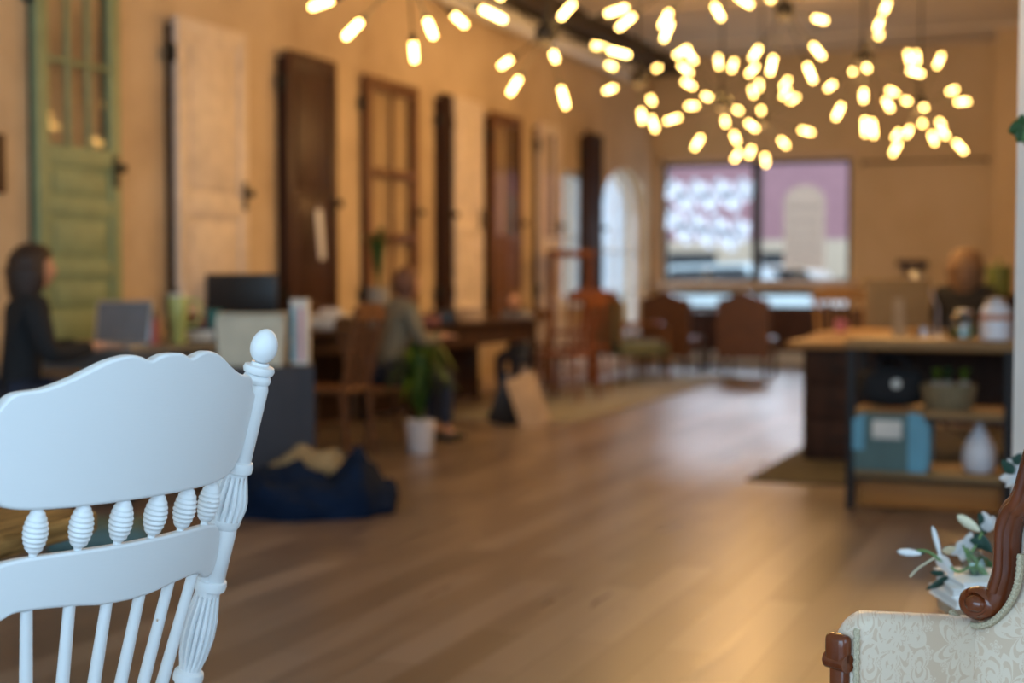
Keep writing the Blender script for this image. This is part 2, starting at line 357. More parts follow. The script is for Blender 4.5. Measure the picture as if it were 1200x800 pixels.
def sash(name, x, y0, y1, z0, z1, rows, cols, arch=0):
    w = thing(name, None, None, (x, 0, 0)); w['kind'] = 'structure'
    f = MB(); t = .05
    f.box(-.04, .04, y0, y0 + t, z0, z1).box(-.04, .04, y1 - t, y1, z0, z1).box(-.04, .04, y0, y1, z0, z0 + t)
    if not arch: f.box(-.04, .04, y0, y1, z1 - t, z1)
    else:
        c = (y0 + y1) / 2; h = (y1 - y0) / 2 - .02
        f.tube([(0, c + h * math.cos(PI * k / 16), z1 + arch * math.sin(PI * k / 16)) for k in range(17)], .03)
    for i in range(1, cols): f.box(-.02, .02, y0 + (y1 - y0) * i / cols - .015, y0 + (y1 - y0) * i / cols + .015, z0, z1 + arch * .9)
    for i in range(1, rows): z = z0 + (z1 - z0) * i / rows; f.box(-.02, .02, y0, y1, z - .015, z + .015)
    f.build('window_frame', M['white'], w, smooth=False)
    MB().box(-.004, .004, y0, y1, z0, z1 + arch).build('pane', M['glass'], w, smooth=False)
    MB().box(0, .22, y0 - .05, y1 + .05, z0 - .05, z0, .01).build('window_sill', M['white'], w, smooth=False)
    return w
sash('window_1', LW - .15, *WA[:2], WA[2], WA[3], 2, 1)
sash('window_2', LW - .15, *WB[:2], WB[2], WB[3], 3, 2, .53)
# far wall with shop window
fx0, fx1, fxm = xfar(776), xfar(996), xfar(885); fz0, fz1 = 1.10, zat(192, 19.4)
b = MB(); y0, y1 = FW, FW + .3
b.box(LW - .3, fx0, y0, y1, 0, CEIL).box(fx1, 3.2, y0, y1, 0, CEIL).box(fx0, fx1, y0, y1, fz1, CEIL).box(fx0, fx1, y0, y1, fz0 - .14, fz0).box(fx0, fx1, y0, y1, 0, .74)
struct('wall_far', b, M['farwall'])
def shopwin(name, z0, z1, mid=True):
    w = thing(name, None, None, (0, FW + .08, 0)); w['kind'] = 'structure'
    f = MB(); t = .05
    f.box(fx0, fx0 + t, -.04, .04, z0, z1).box(fx1 - t, fx1, -.04, .04, z0, z1).box(fx0, fx1, -.04, .04, z0, z0 + t * .6).box(fx0, fx1, -.04, .04, z1 - t, z1)
    if mid: f.box(fxm - .06, fxm + .06, -.04, .04, z0, z1)
    f.build('window_frame', M['frame'], w, smooth=False)
    MB().box(fx0, fx1, .008, .016, z0, z1).build('pane', M['glass'], w, smooth=False)
shopwin('window_3', fz0, fz1); shopwin('window_4', .74, fz0 - .14)
struct('trim_13', MB().box(fx0 - .05, fx1 + .4, FW - .03, FW, .16, .74), M['choc'])
struct('trim_1', MB().box(fx0 - .1, fx1 + .08, FW - .16, FW + .04, fz0 - .09, fz0, .01), M['sill'])
struct('trim_2', MB().box(fx0 - .07, fx0, FW - .03, FW, fz0, fz1 + .07).box(fx0 - .07, fx1 + .04, FW - .03, FW, fz1, fz1 + .07), M['sill'])
struct('baseboard_far_light_strip', MB().box(LW, 3.0, FW - .05, FW, 0, .16, .01), M['baseboard'])  # pale colour stands in for a bright strip of light at floor level
struct('baseboard_left', MB().box(LW, LW + .03, -2, FW, 0, .16, .01), M['sill'])
struct('trim_3', MB().box(xfar(1163, 17.9), 3.0, 17.9, FW, 0, CEIL), M['farwall'])      # shallow projection of the far wall
# rear and right side of the room
b = MB(); b.box(LW - .3, -5.3, -2.6, -2.3, 0, CEIL).box(2.2, 3.2, -2.6, -2.3, 0, CEIL).box(-5.3, 2.2, -2.6, -2.3, 0, .35).box(-5.3, 2.2, -2.6, -2.3, 3.2, CEIL)
struct('wall_back', b, M['wall'])
struct('wall_right', MB().box(3.0, 3.2, 4.0, FW + .3, 0, CEIL).box(3.0, 3.2, -2.6, -1.3, 0, CEIL).box(3.0, 3.2, -1.3, 4.0, 0, .4).box(3.0, 3.2, -1.3, 4.0, 3.2, CEIL), M['wall'])  # unseen opening added to let the right-hand fill lamp in
# beam and duct along the top of the left wall
struct('trim_4', MB().box(LW, LW + .40, -2.3, FW, CEIL - .20, CEIL, .01), M['beam'])
d = MB(); d.tube([(LW + .14, y, 3.74) for y in (1, 6, 10, 17.6)], .11, 20)
for k in range(9): d.lathe([(.112, -.02), (.12, -.01), (.12, .01), (.112, .02)], 20, Matrix.Translation((LW + .14, 1.5 + k * 1.9, 3.74)) @ Matrix.Rotation(PI / 2, 4, 'X'))
tag(d.build('ventilation_duct', M['duct']), 'pale round ventilation duct running high along the left wall', 'duct')
for i in range(7):
    struct('trim_%d' % (5 + i), MB().box(LW + .34, 3.0, 2.5 + i * 2.5, 2.56 + i * 2.5, CEIL - .035, CEIL), M['ceil'])
# white painted post on the right edge
pp = cw(1.185, 3.3); 
struct('trim_12', MB().box(-.0, .30, -.06, .06, 0, CEIL, .006).box(.03, .27, -.075, .075, 0, CEIL, .006), M['white']).matrix_world = Matrix.Translation(pp) @ Matrix.Rotation(YAW, 4, 'Z')

# ------------------------------------------------------------------ street outside
tag(MB().box(-40, 20, FW + .3, 60, -.35, -.1).build('street', M['asphalt'], smooth=False), kind='structure')
tag(MB().box(-30, LW - .3, -10, FW + .3, -.35, -.1).build('side_yard', M['paving'], smooth=False), kind='structure')
fb = thing('brick_building', 'pink brick building across the street behind the far window', 'building', (-8, 36, -.1))
MB().box(-3.4, 16, 0, 6, 2.2, 9).build('wall', M['pinkbrick'], fb, smooth=False)
MB().box(-3.4, 16, 0, 6, 0, 2.2).build('shopfront', M['shopcream'], fb, smooth=False)
for k in range(7):
    f = MB().box(-2.6 + k * 2.6, -1.2 + k * 2.6, -.05, .05, .35, 1.9).build('window', M['carglass'], fb, smooth=False)
def car(name, label, X, y, m, rz):
    t = thing(name, label, 'car', (X, y, -.1), rz)
    prof = [(-2.2, .35), (-2.2, .85), (-1.9, 1.0), (-1.2, 1.05), (-.7, 1.5), (.9, 1.55), (1.5, 1.05), (2.2, .95), (2.25, .4)]
    MB().prism(prof, -.85, .85).build('body', m, t, smooth=False)
    g = MB().prism([(-1.0, 1.08), (-.65, 1.42), (.85, 1.47), (1.25, 1.08)], -.87, .87); g.build('side_glass', M['carglass'], t, smooth=False)
    for x in (-1.4, 1.4):
        for s in (-1, 1): MB().lathe([(.05, -.1), (.33, -.1), (.33, .1), (.05, .1)], 20, Matrix.Translation((x, s * .8, .33)) @ Matrix.Rotation(PI / 2, 4, 'X')).build('wheel', M['rubber'], t)
car('parked_car', 'pale blue car parked outside, seen through left pane of far window', xfar(835, 30), 30, M['carblue'], 0)
car('parked_car', 'white car parked outside, seen through right pane of far window', xfar(905, 33), 33, M['carwhite'], 0)
# two rows of white brushed lettering on the left pane, arched kraft sign on the right pane
L = thing('window_lettering', 'two rows of white brushed lettering on the left pane of far window', 'lettering', (0, FW - .0, 0))
random.seed(4)
for row, (ya, n, xa, xb) in enumerate(((232, 7, 790, 872), (266, 7, 790, 868))):
    for k in range(n):
        px = xa + (xb - xa) * k / (n - 1); X = xfar(px); z = zat(ya + (6 if k % 2 else -6) + row * k * 2, 19.6); h = .19
        pts = [(X - .09, 0, z - h * .5), (X - .04, 0, z + h * .8), (X + .03, 0, z - h * .7), (X + .09, 0, z + h * .6)]
        rb = MB(); Pq = bezier(pts, 4); pv_ = None
        for i_, p_ in enumerate(Pq):
            t_ = (Pq[min(i_ + 1, len(Pq) - 1)] - Pq[max(i_ - 1, 0)]).normalized(); n_ = Vector((-t_.z, 0, t_.x)) * .042
            row_ = [rb.bm.verts.new(p_ - n_), rb.bm.verts.new(p_ + n_)]
            if pv_: rb.bm.faces.new((pv_[0], pv_[1], row_[1], row_[0]))
            pv_ = row_
        rb.build('letter', M['lettering'], L)
S = thing('hanging_sign', 'arch-topped kraft paper sign with dark writing in the right window pane', 'sign', (xfar(942), FW - .02, 0))
zb_, zt_ = 1.25, zat(222, 19.6)
sm = MB(); sm.bm.faces.new([sm.bm.verts.new((x, 0, z)) for x, z in [(-.27, zb_)] + [(.27 * -math.cos(PI * k / 14), zt_ - .22 + .22 * math.sin(PI * k / 14)) for k in range(15)] + [(.27, zb_)]]); sm.build('panel', M['signpaper'], S, smooth=False)
for r_, (yy, hh) in enumerate(((247, .035), (262, .03), (278, .075), (292, .03), (304, .025))):
    z = zat(yy, 19.6); x = -.21; P3 = []; up_ = 1
    while x < .2: P3.append((x, -.012, z + hh * up_)); up_ = -up_; x += random.uniform(.012, .03) * (1.4 if hh > .05 else 1)
    MB().tube(P3, .008, 5, flat=.3, up=(0, 1, 0)).build('line_of_writing', M['ink'], S)

# ------------------------------------------------------------------ old doors hung on the left wall
def door(name, label, pxa, pxb, ztop, kind, m, zbot=.74, extra=None):
    ya, yb = ywall(pxa, LW + .1), ywall(pxb, LW + .1); w = yb - ya; h = ztop - zbot
    gap = .022 if kind in ('glazed', 'open') else .06; t = thing(name, label, 'door', (LW + gap, ya, zbot), 0, None)          # local: y across, z up, x towards the room
    st = .105 * min(1, w / .8); th = .045
    f = MB(); f.box(0, th, 0, st, 0, h, .003).box(0, th, w - st, w, 0, h, .003).box(0, th, st, w - st, 0, .2, .003).box(0, th, st, w - st, h - .11, h, .003)
    mx = MB(); P = MB(); rails = []
    def rail(z, hh=.1): f.box(0, th, st, w - st, z - hh / 2, z + hh / 2, .003)
    def panel(z0, z1, a=None, c=None):
        a = st if a is None else a; c = w - st if c is None else c
        P.box(.012, th - .016, a - .005, c + .005, z0 - .005, z1 + .005); P.box(.01, th - .006, a + .04, c - .04, z0 + .04, z1 - .04, .008)
    glass = None
    if kind == 'glazed':
        g0 = h * .52; rail(g0 - .06, .12); rail(h * .36, .09); rail(h * .2, .09)
        panel(.2, h * .2 - .045); panel(h * .2 + .045, h * .36 - .045); panel(h * .36 + .045, g0 - .12)
        glass = (g0, h - .11, 2, 3)
    elif kind == 'two': rail(h * .42, .14); panel(.2, h * .42 - .07); panel(h * .42 + .07, h - .11)
    elif kind == 'flat': panel(.2, h * .5); rail(h * .5, .02); panel(h * .5, h - .11)
    elif kind == 'open': rail(h * .36, .07); rail(h * .62, .07); glass = (.2, h - .11, 3, 2)
    elif kind == 'lightlow': rail(h * .38, .12); panel(.2, h * .38 - .06); glass = (h * .38 + .06, h - .11, 1, 2)
    f.build('frame', m, t)
    if len(P.bm.verts): P.build('panel', m, t)
    else: P.bm.free()
    if glass:
        z0, z1, rr, cc = glass; mu = MB()
        for i in range(1, cc): y = st + (w - 2 * st) * i / cc; mu.box(.008, th - .006, y - .012, y + .012, z0, z1, .002)
        if kind != 'open':
            for i in range(1, rr): z = z0 + (z1 - z0) * i / rr; mu.box(.008, th - .006, st, w - st, z - .012, z + .012, .002)
        mu.build('muntin', m, t)
        MB().box(.018, .023, st, w - st, z0, z1).build('pane', M['pane'], t, smooth=False)
    k = MB(); k.lathe([(.03, 0), (.03, .006), (.012, .01), (.012, .04), (.028, .045), (.03, .06), (.02, .075), (.004, .078)], 16, Matrix.Translation((th, w - .05, h * .5 - .06)) @ Matrix.Rotation(PI / 2, 4, 'Y'))
    k.box(th, th + .006, w - .075, w - .025, h * .5 - .18, h * .5 + .02, .002); k.build('knob', M['brass'], t)
    for z in (.22, h - .3):
        MB().tube([(th * .5, -.008, z), (th * .5, -.008, z + .11)], .012, 8).box(0, .004, -.06, 0, z, z + .11).build('hinge', M['brass'], t)
    bk = MB().box(-gap, 0, .0, .05, .05, h - .05).box(-gap, 0, w - .1, w - .05, .1, h - .1); bk.build('shadow_gap_batten', M['darkwood'], t, smooth=False)  # dark battens stand in for the shadow gap at the door's edge
    return t, w, h
door('hung_door', 'green panelled door with six glass panes hung on the left wall', 53, 149, 3.02, 'glazed', M['green'])
door('hung_door', 'cream two-panel door hung on the wall between the green and dark brown doors', 211, 292, 2.86, 'two', M['cream'])
td, w_, h_ = door('hung_door', 'dark chocolate brown door with a white tag on its knob', 339, 396, 2.84, 'flat', M['choc'])
door('hung_door', 'brown open-frame glazed door with three tiers, right of the dark brown door', 435, 496, 2.83, 'open', M['brownwood'])
door('hung_door', 'narrow dark wood door edge-on beside the pale slim door', 521, 531, 2.84, 'flat', M['darkwood'])
door('hung_door', 'pale cream slim door in the middle of the row on the left wall', 534, 566, 2.84, 'two', M['cream'])
door('hung_door', 'reddish brown door hung right of the pale slim door', 578, 612, 2.80, 'lightlow', M['brownwood'])
door('hung_door', 'pale cream glazed door hung just before the first side window', 634, 656, 2.82, 'lightlow', M['cream'])
door('hung_door', 'dark grey-brown door between the two side windows, last of the row', 688, 706, 2.86, 'flat', M['darkwood'])
tp = td.location + Vector((.12, w_ * .42, zat(252, 11.3) - td.location.z))
tg = MB().tube([(0, 0, .02), (0, .0, .06)], .003, 6).box(-.004, .004, -.045, .045, -.36, .02, .003, Matrix.Rotation(R(8), 4, 'X')); tg = tg.build('paper_tag', M['canvas'], None, tp)
tag(tg, 'long white paper tag hanging on the dark chocolate brown door', 'tag')
q = MB().box(0, .03, -.35, .06, 1.62, 1.95, .004).box(.03, .036, -.32, .03, 1.65, 1.92); q = q.build('picture_frame', M['choc'], None, (LW + .003, ywall(0) - .03, 0))
tag(q, 'dark picture frame cut by the left edge, on the wall left of the green door', 'frame')

# ------------------------------------------------------------------ chandeliers
def chandelier(label, hub, D, bulbs, rad, extra=0, seed=0):
    hc = W(hub[0], D, 0); d0 = ray(*hub); k = D / d0.dot(Fv); hc = Vector((0, 0, H)) + d0 * k
    t = thing('starburst_chandelier', label, 'chandelier', hc, 0, None)
    MB().ball((0, 0, 0), .065, 3).lathe([(.02, .05), (.02, .12), (.01, .13)], 14).build('hub', M['brass'], t)
    MB().tube([(0, 0, .1), (0, 0, CEIL - hc.z - .03)], .007, 8).build('rod', M['brass'], t)
    MB().lathe([(.065, CEIL - hc.z - .035), (.065, CEIL - hc.z - .004), (.05, CEIL - hc.z)], 20).build('canopy', M['brass'], t)
    dirs = []
    for i, bpx in enumerate(bulbs):
        px, py = bpx[0], bpx[1]; d = ray(px, py); o = Vector((0, 0, H)) - hc
        bb = d.dot(o); disc = bb * bb - (o.length_squared - rad * rad)
        if disc < 0: p = o + d * (-bb)
        else:
            s = math.sqrt(disc); near = bpx[2] if len(bpx) > 2 else (i % 2)
            p = o + d * (-bb - s if near else -bb + s)
        dirs.append(p)
    random.seed(seed)
    for i in range(extra):
        a = random.uniform(0, 2 * PI); e = random.uniform(.25, 1.0); dirs.append(Vector((math.cos(a) * math.cos(e), math.sin(a) * math.cos(e), math.sin(e))) * rad)
    for p in dirs:
        ln = p.length; u = p.normalized(); q_ = u.to_track_quat('Z', 'Y').to_matrix().to_4x4()
        arm = MB().tube([u * .04, u * (ln - .095)], .0042, 6).lathe([(.004, ln - .12), (.014, ln - .105), (.014, ln - .072), (.008, ln - .07)], 12, q_)
        arm = arm.build('arm', M['brass'], t)
        r = .0145; z0 = ln - .072; prof = [(.004, z0)] + [(r * math.sin(a), z0 + r - r * math.cos(a)) for a in (R(30), R(60), R(90))] + [(r, z0 + .112)] + [(r * math.cos(a), z0 + .112 + r * math.sin(a)) for a in (R(30), R(60), R(85))]
        MB().lathe(prof, 14, q_).build('bulb', M['filament'], arm)
    l = bpy.data.lights.new('chandelier_light', 'POINT'); l.energy = LAMP_POWER * len(dirs) / 12 * (1.9 if D > 10 else 1); l.color = WARM; l.shadow_soft_size = .25
    lo = bpy.data.objects.new('chandelier_light', l); COL.objects.link(lo); lo.parent = t; lo.location = (0, 0, -.1)
    return t
chandelier('starburst chandelier nearest the left edge, its hub above the frame', (478, -32), 6.0, [(375, 5), (412, 36), (485, 62, 0), (505, 35), (539, 24), (580, 18)], .46, 6, 1)
chandelier('starburst chandelier in front of the pale duct, second from the left', (640, 40), 8.0, [(592, 74), (602, 102), (650, 67, 1), (661, 116), (668, 8), (661, 16, 1), (704, 55), (727, 62)], .42, 4, 2)
chandelier('starburst chandelier high at the top centre with its hub out of frame', (812, -38), 8.5, [(732, 27), (779, 24), (781, 38, 1), (842, 15), (873, 2)], .42, 6, 3)
chandelier('starburst chandelier with low bulbs left of the far window, over the corner', (748, 92), 11.0, [(763, 117), (752, 137), (766, 146), (714, 105)], .40, 3, 4)
chandelier('starburst chandelier with a dark hub high above the right window pane', (919, 12), 9.5, [(885, 63), (904, 78), (962, 23, 1), (959, 61), (904, 0), (950, 87)], .42, 6, 5)
chandelier('starburst chandelier whose hub shows black against the far wall right of centre', (1012, 68), 10.5, [(1000, 83), (1016, 80), (1030, 42), (1030, 28), (1038, 8), (1012, 113), (1041, 123), (982, 132), (973, 101), (1074, 85), (1014, 150), (1023, 152)], .50, 0, 6)
chandelier('starburst chandelier furthest right, low over the desk area', (1078, 122), 12.5, [(1116, 106), (1129, 119), (1102, 144), (1106, 156, 1), (1126, 173), (1094, 163), (1081, 144), (1064, 155), (1051, 158), (1049, 175), (1083, 126, 1), (1062, 118), (1045, 107, 1), (1065, 67), (1074, 67), (1101, 70)], .46, 0, 7)
chandelier('starburst chandelier above the left pane of the far window', (846, 121), 12.0, [(809, 65), (802, 80), (842, 72), (806, 98), (828, 113, 1), (810, 124), (787, 140), (817, 168), (850, 143, 1), (882, 148), (862, 162)], .42, 2, 8)
chandelier('starburst chandelier low over the window mullion, most distant of all', (892, 140), 13.5, [(897, 188), (919, 168), (946, 154), (879, 179), (863, 183), (921, 109), (930, 116), (882, 107), (890, 100), (892, 129, 1), (865, 129)], .46, 2, 9)

# ------------------------------------------------------------------ white pressback chair (nearest)
CX, CY, CYAW = -.4789, 1.8644, R(54.7); RAKE, KC, GF = .2907, 1.1033, .3404
ch = thing('pressback_chair', 'white painted pressback dining chair with turned spindles, in sharp focus at left', 'chair', cw(CX, CY, 0), YAW + CYAW)
# local: x along the back, -y outwards (towards the camera), z up
def cs(s, z, off=0.0):
    s2 = s * (1 + GF * (z - .9)); return Vector((s2, -(RAKE * (z - .9) - KC * s2 * s2) - off, z))
def back_board(name, top, bot, th, n=90, bev=.005):
    """board following the curved back; top/bot: lists of (|s|, z)"""
    def itp(L, s):
        for (a, za), (c, zc) in zip(L, L[1:]):
            if s <= c: 
                u = (s - a) / (c - a + 1e-9); return za + (zc - za) * u
        return L[-1][1]
    smax = top[-1][0]; bm_ = MB(); bm = bm_.bm; rows = []
    ss = [smax * math.sin(PI / 2 * (-1 + 2 * i / n)) for i in range(n + 1)]
    wid = lambda s: s * (1.09 if s < 0 else 1)
    m_ = 6
    for s in ss:
        zt, zb = itp(top, abs(s)), itp(bot, abs(s)); col = []
        if zt - zb < .012: zt = zb + .012
        e = bev
        loop = [(-th / 2, zb + e), (-th / 2 + e * .3, zb + e * .3), (-th / 2 + e, zb)] + [(th / 2 - e, zb), (th / 2 - e * .3, zb + e * .3), (th / 2, zb + e)]
        loop += [(th / 2, zt - e), (th / 2 - e * .3, zt - e * .3), (th / 2 - e, zt)] + [(-th / 2 + e, zt), (-th / 2 + e * .3, zt - e * .3), (-th / 2, zt - e)]
        rows.append([bm.verts.new(cs(wid(s), z, o)) for o, z in loop])
    k = len(rows[0])
    for i in range(n):
        for j in range(k): bm.faces.new((rows[i][j], rows[i][(j + 1) % k], rows[i + 1][(j + 1) % k], rows[i + 1][j]))
    bm.faces.new(rows[0][::-1]); bm.faces.new(rows[-1])
    o = bm_.build(name, M['paint'], ch); w_ = o.modifiers.new('wn', 'WEIGHTED_NORMAL'); w_.keep_sharp = False; w_.weight = 90
    return o
def smoothL(L, n=6):
    P = bezier([(a, c, 0) for a, c in L], n); return [(p.x, p.y) for p in P]
back_board('crest_rail', smoothL([(0, 1.053), (.016, 1.0515), (.030, 1.0450), (.045, 1.0505), (.060, 1.053), (.083, 1.047), (.10, 1.038), (.122, 1.026), (.148, 1.0155), (.172, 1.012), (.181, 1.006), (.190, .992), (.203, .984)]),
           smoothL([(0, .859), (.10, .8595), (.15, .862), (.176, .868), (.190, .880), (.198, .893), (.203, .905)]), .022)
back_board('lower_back_rail', smoothL([(0, .800), (.12, .800), (.165, .797), (.182, .790), (.192, .776), (.200, .755)]),
           smoothL([(0, .717), (.04, .7185), (.08, .724), (.13, .7275), (.155, .726), (.168, .719), (.182, .7145), (.193, .7165), (.200, .724)]), .021)
def along(z0, z1, s, sz=None):
    a, c = cs(s, z0), cs(s, z1); d = (c - a); q_ = d.to_track_quat('Z', 'Y').to_matrix().to_4x4(); return Matrix.Translation(a) @ q_, d.length
P_ = .0592
for i in range(6):
    s = (i - 2.5) * P_; mt, ln = along(.797, .864, s)
    prof = [(.0052, 0), (.0052, .10)]; nb = 8
    for k in range(nb * 4 + 1):
        u = k / (nb * 4); env = .0064 + .0098 * math.sin(PI * min(1, (u * .93 + .07))) ** .7; prof.append((env * (1 - .10 * (.5 + .5 * math.cos(2 * PI * u * nb))), .14 + .80 * u))
    prof += [(.0060, .96), (.0060, 1.0)]
    MB().lathe([(r, z * ln) for r, z in prof], 20, mt).build('beaded_spindle', M['paint'], ch)
for i in range(6):
    s = (i - 2.5) * P_; a = cs(s, .726, .0); c = cs(s * .93, .455) + Vector((0, .0, 0))
    # rods run straight down into the seat
    c = Vector((s * .80, .135 - .03 * abs(s), .455)); 
    top = cs(s, .728); v = cs(s * .9, .60) - top; c = top + v * ((.728 - .452) / .128)
    MB().tube([top + (c - top) * (k / 8) for k in range(9)], [.0078, .008, .0083, .0087, .009, .0094, .0096, .0092, .008], 14).build('back_spindle', M['paint'], ch)
for sg in (-1, 1):
    s = .215 if sg > 0 else -.238
    a = cs(s, .452); c = cs(s, 1.06); d = c - a; q_ = d.to_track_quat('Z', 'Y').to_matrix().to_4x4(); mt = Matrix.Translation(a) @ q_; kz = d.length / (1.06 - .452)
    def Z(z): return (z - .452) * kz
    r = .0205
    # shaft fluted urn, block, fluted vase, ring, block with crest, collars and egg finial
    prof = [(r * .8, .452), (r * 1.0, .50), (r * .85, .535), (r * .85, .545), (r * 1.08, .549), (r * 1.12, .556), (r * 1.05, .563), (r * .8, .567), (r * .86, .574), (r * 1.06, .590), (r * 1.22, .618), (r * 1.18, .645), (r * 1.02, .665), (r * .9, .682), (r * .92, .689), (r * 1.18, .691), (r * 1.24, .698), (r * 1.18, .704), (r * .95, .706)]
    MB().lathe([(x, Z(z)) for x, z in prof], 90, mt, (15, .30, Z(.570), Z(.684))).build('turned_post', M['paint'], ch)
    prof = [(r * .9, .70), (r * 1.02, .703), (r * 1.05, .78), (r * .95, .786)]
    MB().lathe([(x, Z(z)) for x, z in prof], 28, mt).build('post_block', M['paint'], ch)
    prof = [(r * .8, .782), (r * 1.05, .784), (r * 1.18, .790), (r * 1.20, .797), (r * 1.36, .812), (r * 1.36, .825), (r * 1.12, .846), (r * .92, .862), (r * .95, .866), (r * 1.15, .868), (r * 1.18, .876), (r * 1.1, .882), (r * .9, .884)]
    MB().lathe([(x, Z(z)) for x, z in prof], 90, mt, (15, .30, Z(.799), Z(.862))).build('turned_vase', M['paint'], ch)
    prof = [(r * .85, .88), (r * .95, .884), (r * .98, .990), (r * .90, .995), (r * .80, 1.0)]
    MB().lathe([(x, Z(z)) for x, z in prof], 28, mt).build('upper_post', M['paint'], ch)
    prof = [(r * .7, .996), (r * .95, .998), (r * 1.02, 1.003), (r * .92, 1.0085), (r * .80, 1.010), (r * 1.04, 1.012), (r * 1.12, 1.017), (r * 1.04, 1.022), (r * .66, 1.024), (r * .60, 1.0275)]
    ez0, ez1 = 1.026, 1.0755
    for k in range(1, 20): a_ = PI * k / 20; u = (1 - math.cos(a_)) / 2; prof.append((r * .98 * math.sin(a_) * (1.06 - .16 * u) / 1.0, ez0 + (ez1 - ez0) * u))
    prof.append((.001, ez1))
    MB().lathe([(x, Z(z)) for x, z in prof], 32, mt).build('finial', M['paint'], ch)
seat = [(.235 * math.copysign(abs(math.cos(t)) ** .6, math.cos(t)), .33 + .235 * math.copysign(abs(math.sin(t)) ** .6, math.sin(t))) for t in [2 * PI * k / 40 for k in range(40)]]
MB().prism([(x, y) for x, y in seat], .425, .462, fn=lambda v: Vector((v.x, v.z, v.y))).build('seat', M['paint'], ch)
for x in (-.18, .18):
    for y, sp in ((.17, -1), (.50, 1)):
        MB().tube([(x, y, .43), (x * 1.1, y + sp * .03, .22), (x * 1.2, y + sp * .05, 0)], [.016, .021, .012], 14).build('leg', M['paint'], ch)
MB().tube([(-.2, .54, .2), (.2, .54, .2)], .010, 10).build('stretcher', M['paint'], ch)
MB().tube([(-.2, .14, .2), (.2, .14, .2)], .010, 10).build('stretcher', M['paint'], ch)

# table beyond the white chair
e0 = cw(-.905, 2.42, 0); e1 = cw(-.80, 2.74, 0); ed = (e1 - e0).normalized(); en = Vector((-ed.y, ed.x, 0))
tb = thing('dining_table', 'speckled golden wood table end seen between the rails of white chair', 'table', e1, math.atan2(ed.y, ed.x))
MB().box(-.75, 0, 0, 1.3, .655, .70, .012).build('tabletop', M['table'], tb)
MB().tube([(-.38, .65, .655), (-.38, .65, .03)], .05, 16).lathe([(.03, .03), (.03, .06)], 16, Matrix.Translation((-.38, .65, 0))).box(-.65, -.1, .6, .7, 0, .04, .01).box(-.43, -.33, .35, .95, 0, .04, .01).build('pedestal', M['darkwood'], tb)
o = thing('floor_cushion', 'teal floor cushion lying beyond the speckled wooden table', 'cushion', G(118, 652), turn(5))
MB().box(-.24, .20, -.05, .30, 0, .12, .05).build('body', M['aqua'], o); MB().tube([(-.22, -.04, .06), (.18, -.04, .06)], .008, 8).build('piping', M['slate'], o)

# ------------------------------------------------------------------ carved armchair at right
uA = Vector((.53, -.848)); fA = Vector((-.848, -.53)); PA = Vector((.690, 2.10))
oc = PA + uA * .28
arm = thing('parlour_armchair', 'cream damask armchair with carved mahogany frame in the right foreground', 'armchair', cw(oc.x, oc.y), YAW + math.atan2(fA.y, fA.x) + PI / 2)
# local axes: -y = facing direction f ; x = ? (rotate so local -y -> f); u is local +/-x
rot = YAW + math.atan2(fA.y, fA.x) + PI / 2
lx = Vector((math.cos(rot), math.sin(rot), 0)); uW = cw(uA.x, uA.y); SX = 1 if lx.dot(uW) > 0 else -1
def back_z(px, py):
    # pixel on the back plane -> local (s, z); s measured along u from the chair centre
    k = (px - 600) / F_PX; t = (k * PA.y - PA.x) / (uA.x - k * uA.y); D = PA.y + uA.y * t; return (t - .28, zat(py, D))
half = [back_z(*p) for p in ((1178, 694), (1184, 672), (1185, 645), (1186, 622), (1193, 600), (1206, 582))]
half = half + [(-.16, .93), (-.09, 1.0), (0, 1.035)]
full = half + [(-s, z) for s, z in half[::-1][1:]]
fp = [Vector((SX * s, 0.0, z)) for s, z in full]
cush = MB(); pts = [(SX * s, z) for s, z in [(-.335, .36), (-.335, .600), (-.30, .630)] + [(s + .01 if s < 0 else s, z) for s, z in full] + [(.30, .630), (.335, .600), (.335, .36)]]
nb = len(pts); bmq = cush.bm; cen = Vector((0, -.075, .68)); rings = []
for d_, sc_ in ((.08, 1.0), (.03, 1.0), (.010, .97), (-.004, .90), (-.018, .72), (-.024, .4)):
    rings.append([bmq.verts.new((x * sc_, d_, .68 + (z - .68) * sc_)) for x, z in pts])
for a_, b_ in zip(rings, rings[1:]):
    for k in range(nb): bmq.faces.new((a_[k], a_[(k + 1) % nb], b_[(k + 1) % nb], b_[k]))
bmq.faces.new(rings[0]); bmq.faces.new(rings[-1]); cush.build('backrest', M['damask'], arm)
path = bezier(fp, 6); fr = MB(); fr.tube(path, [.019] * len(path), 20, flat=1.12, up=(0, 1, 0))
fr.tube([p + Vector((0, -.017, 0)) for p in path], [.0085] * len(path), 12, up=(0, 1, 0))
for sgn in (-1, 1):      # scroll ends
    P3 = [back_z(*p) for p in ((1178, 694), (1175, 706), (1167, 714), (1157, 717), (1148, 712), (1148, 703), (1154, 699))]
    K = SX * (1 if sgn < 0 else -1)
    pv2 = bezier([Vector((K * s, -.003 * i, z)) for i, (s, z) in enumerate(P3)], 6); rr_ = [.019 - .007 * i / (len(pv2) - 1) for i in range(len(pv2))]
    fr.tube(pv2, rr_, 16, flat=1.1, up=(0, 1, 0))
    s, z = back_z(1160, 708); mt_ = Matrix.Translation((K * s, -.008, z)) @ Matrix.Diagonal((1.35, 1, 1, 1)) @ Matrix.Rotation(PI / 2, 4, 'X')
    fr.lathe([(.002, -.018), (.020, -.016), (.0235, -.004), (.0235, .006), (.021, .013), (.0165, .016), (.014, .013), (.0135, .012), (.0128, .018), (.009, .024), (.003, .026)], 28, mt_)
fr.build('carved_frame', M['mahogany'], arm)
gp = [back_z(*p) for p in ((1128, 718), (1136, 726), (1147, 732), (1160, 735), (1174, 732), (1187, 722), (1197, 709), (1204, 694), (1208, 676), (1210, 650))]
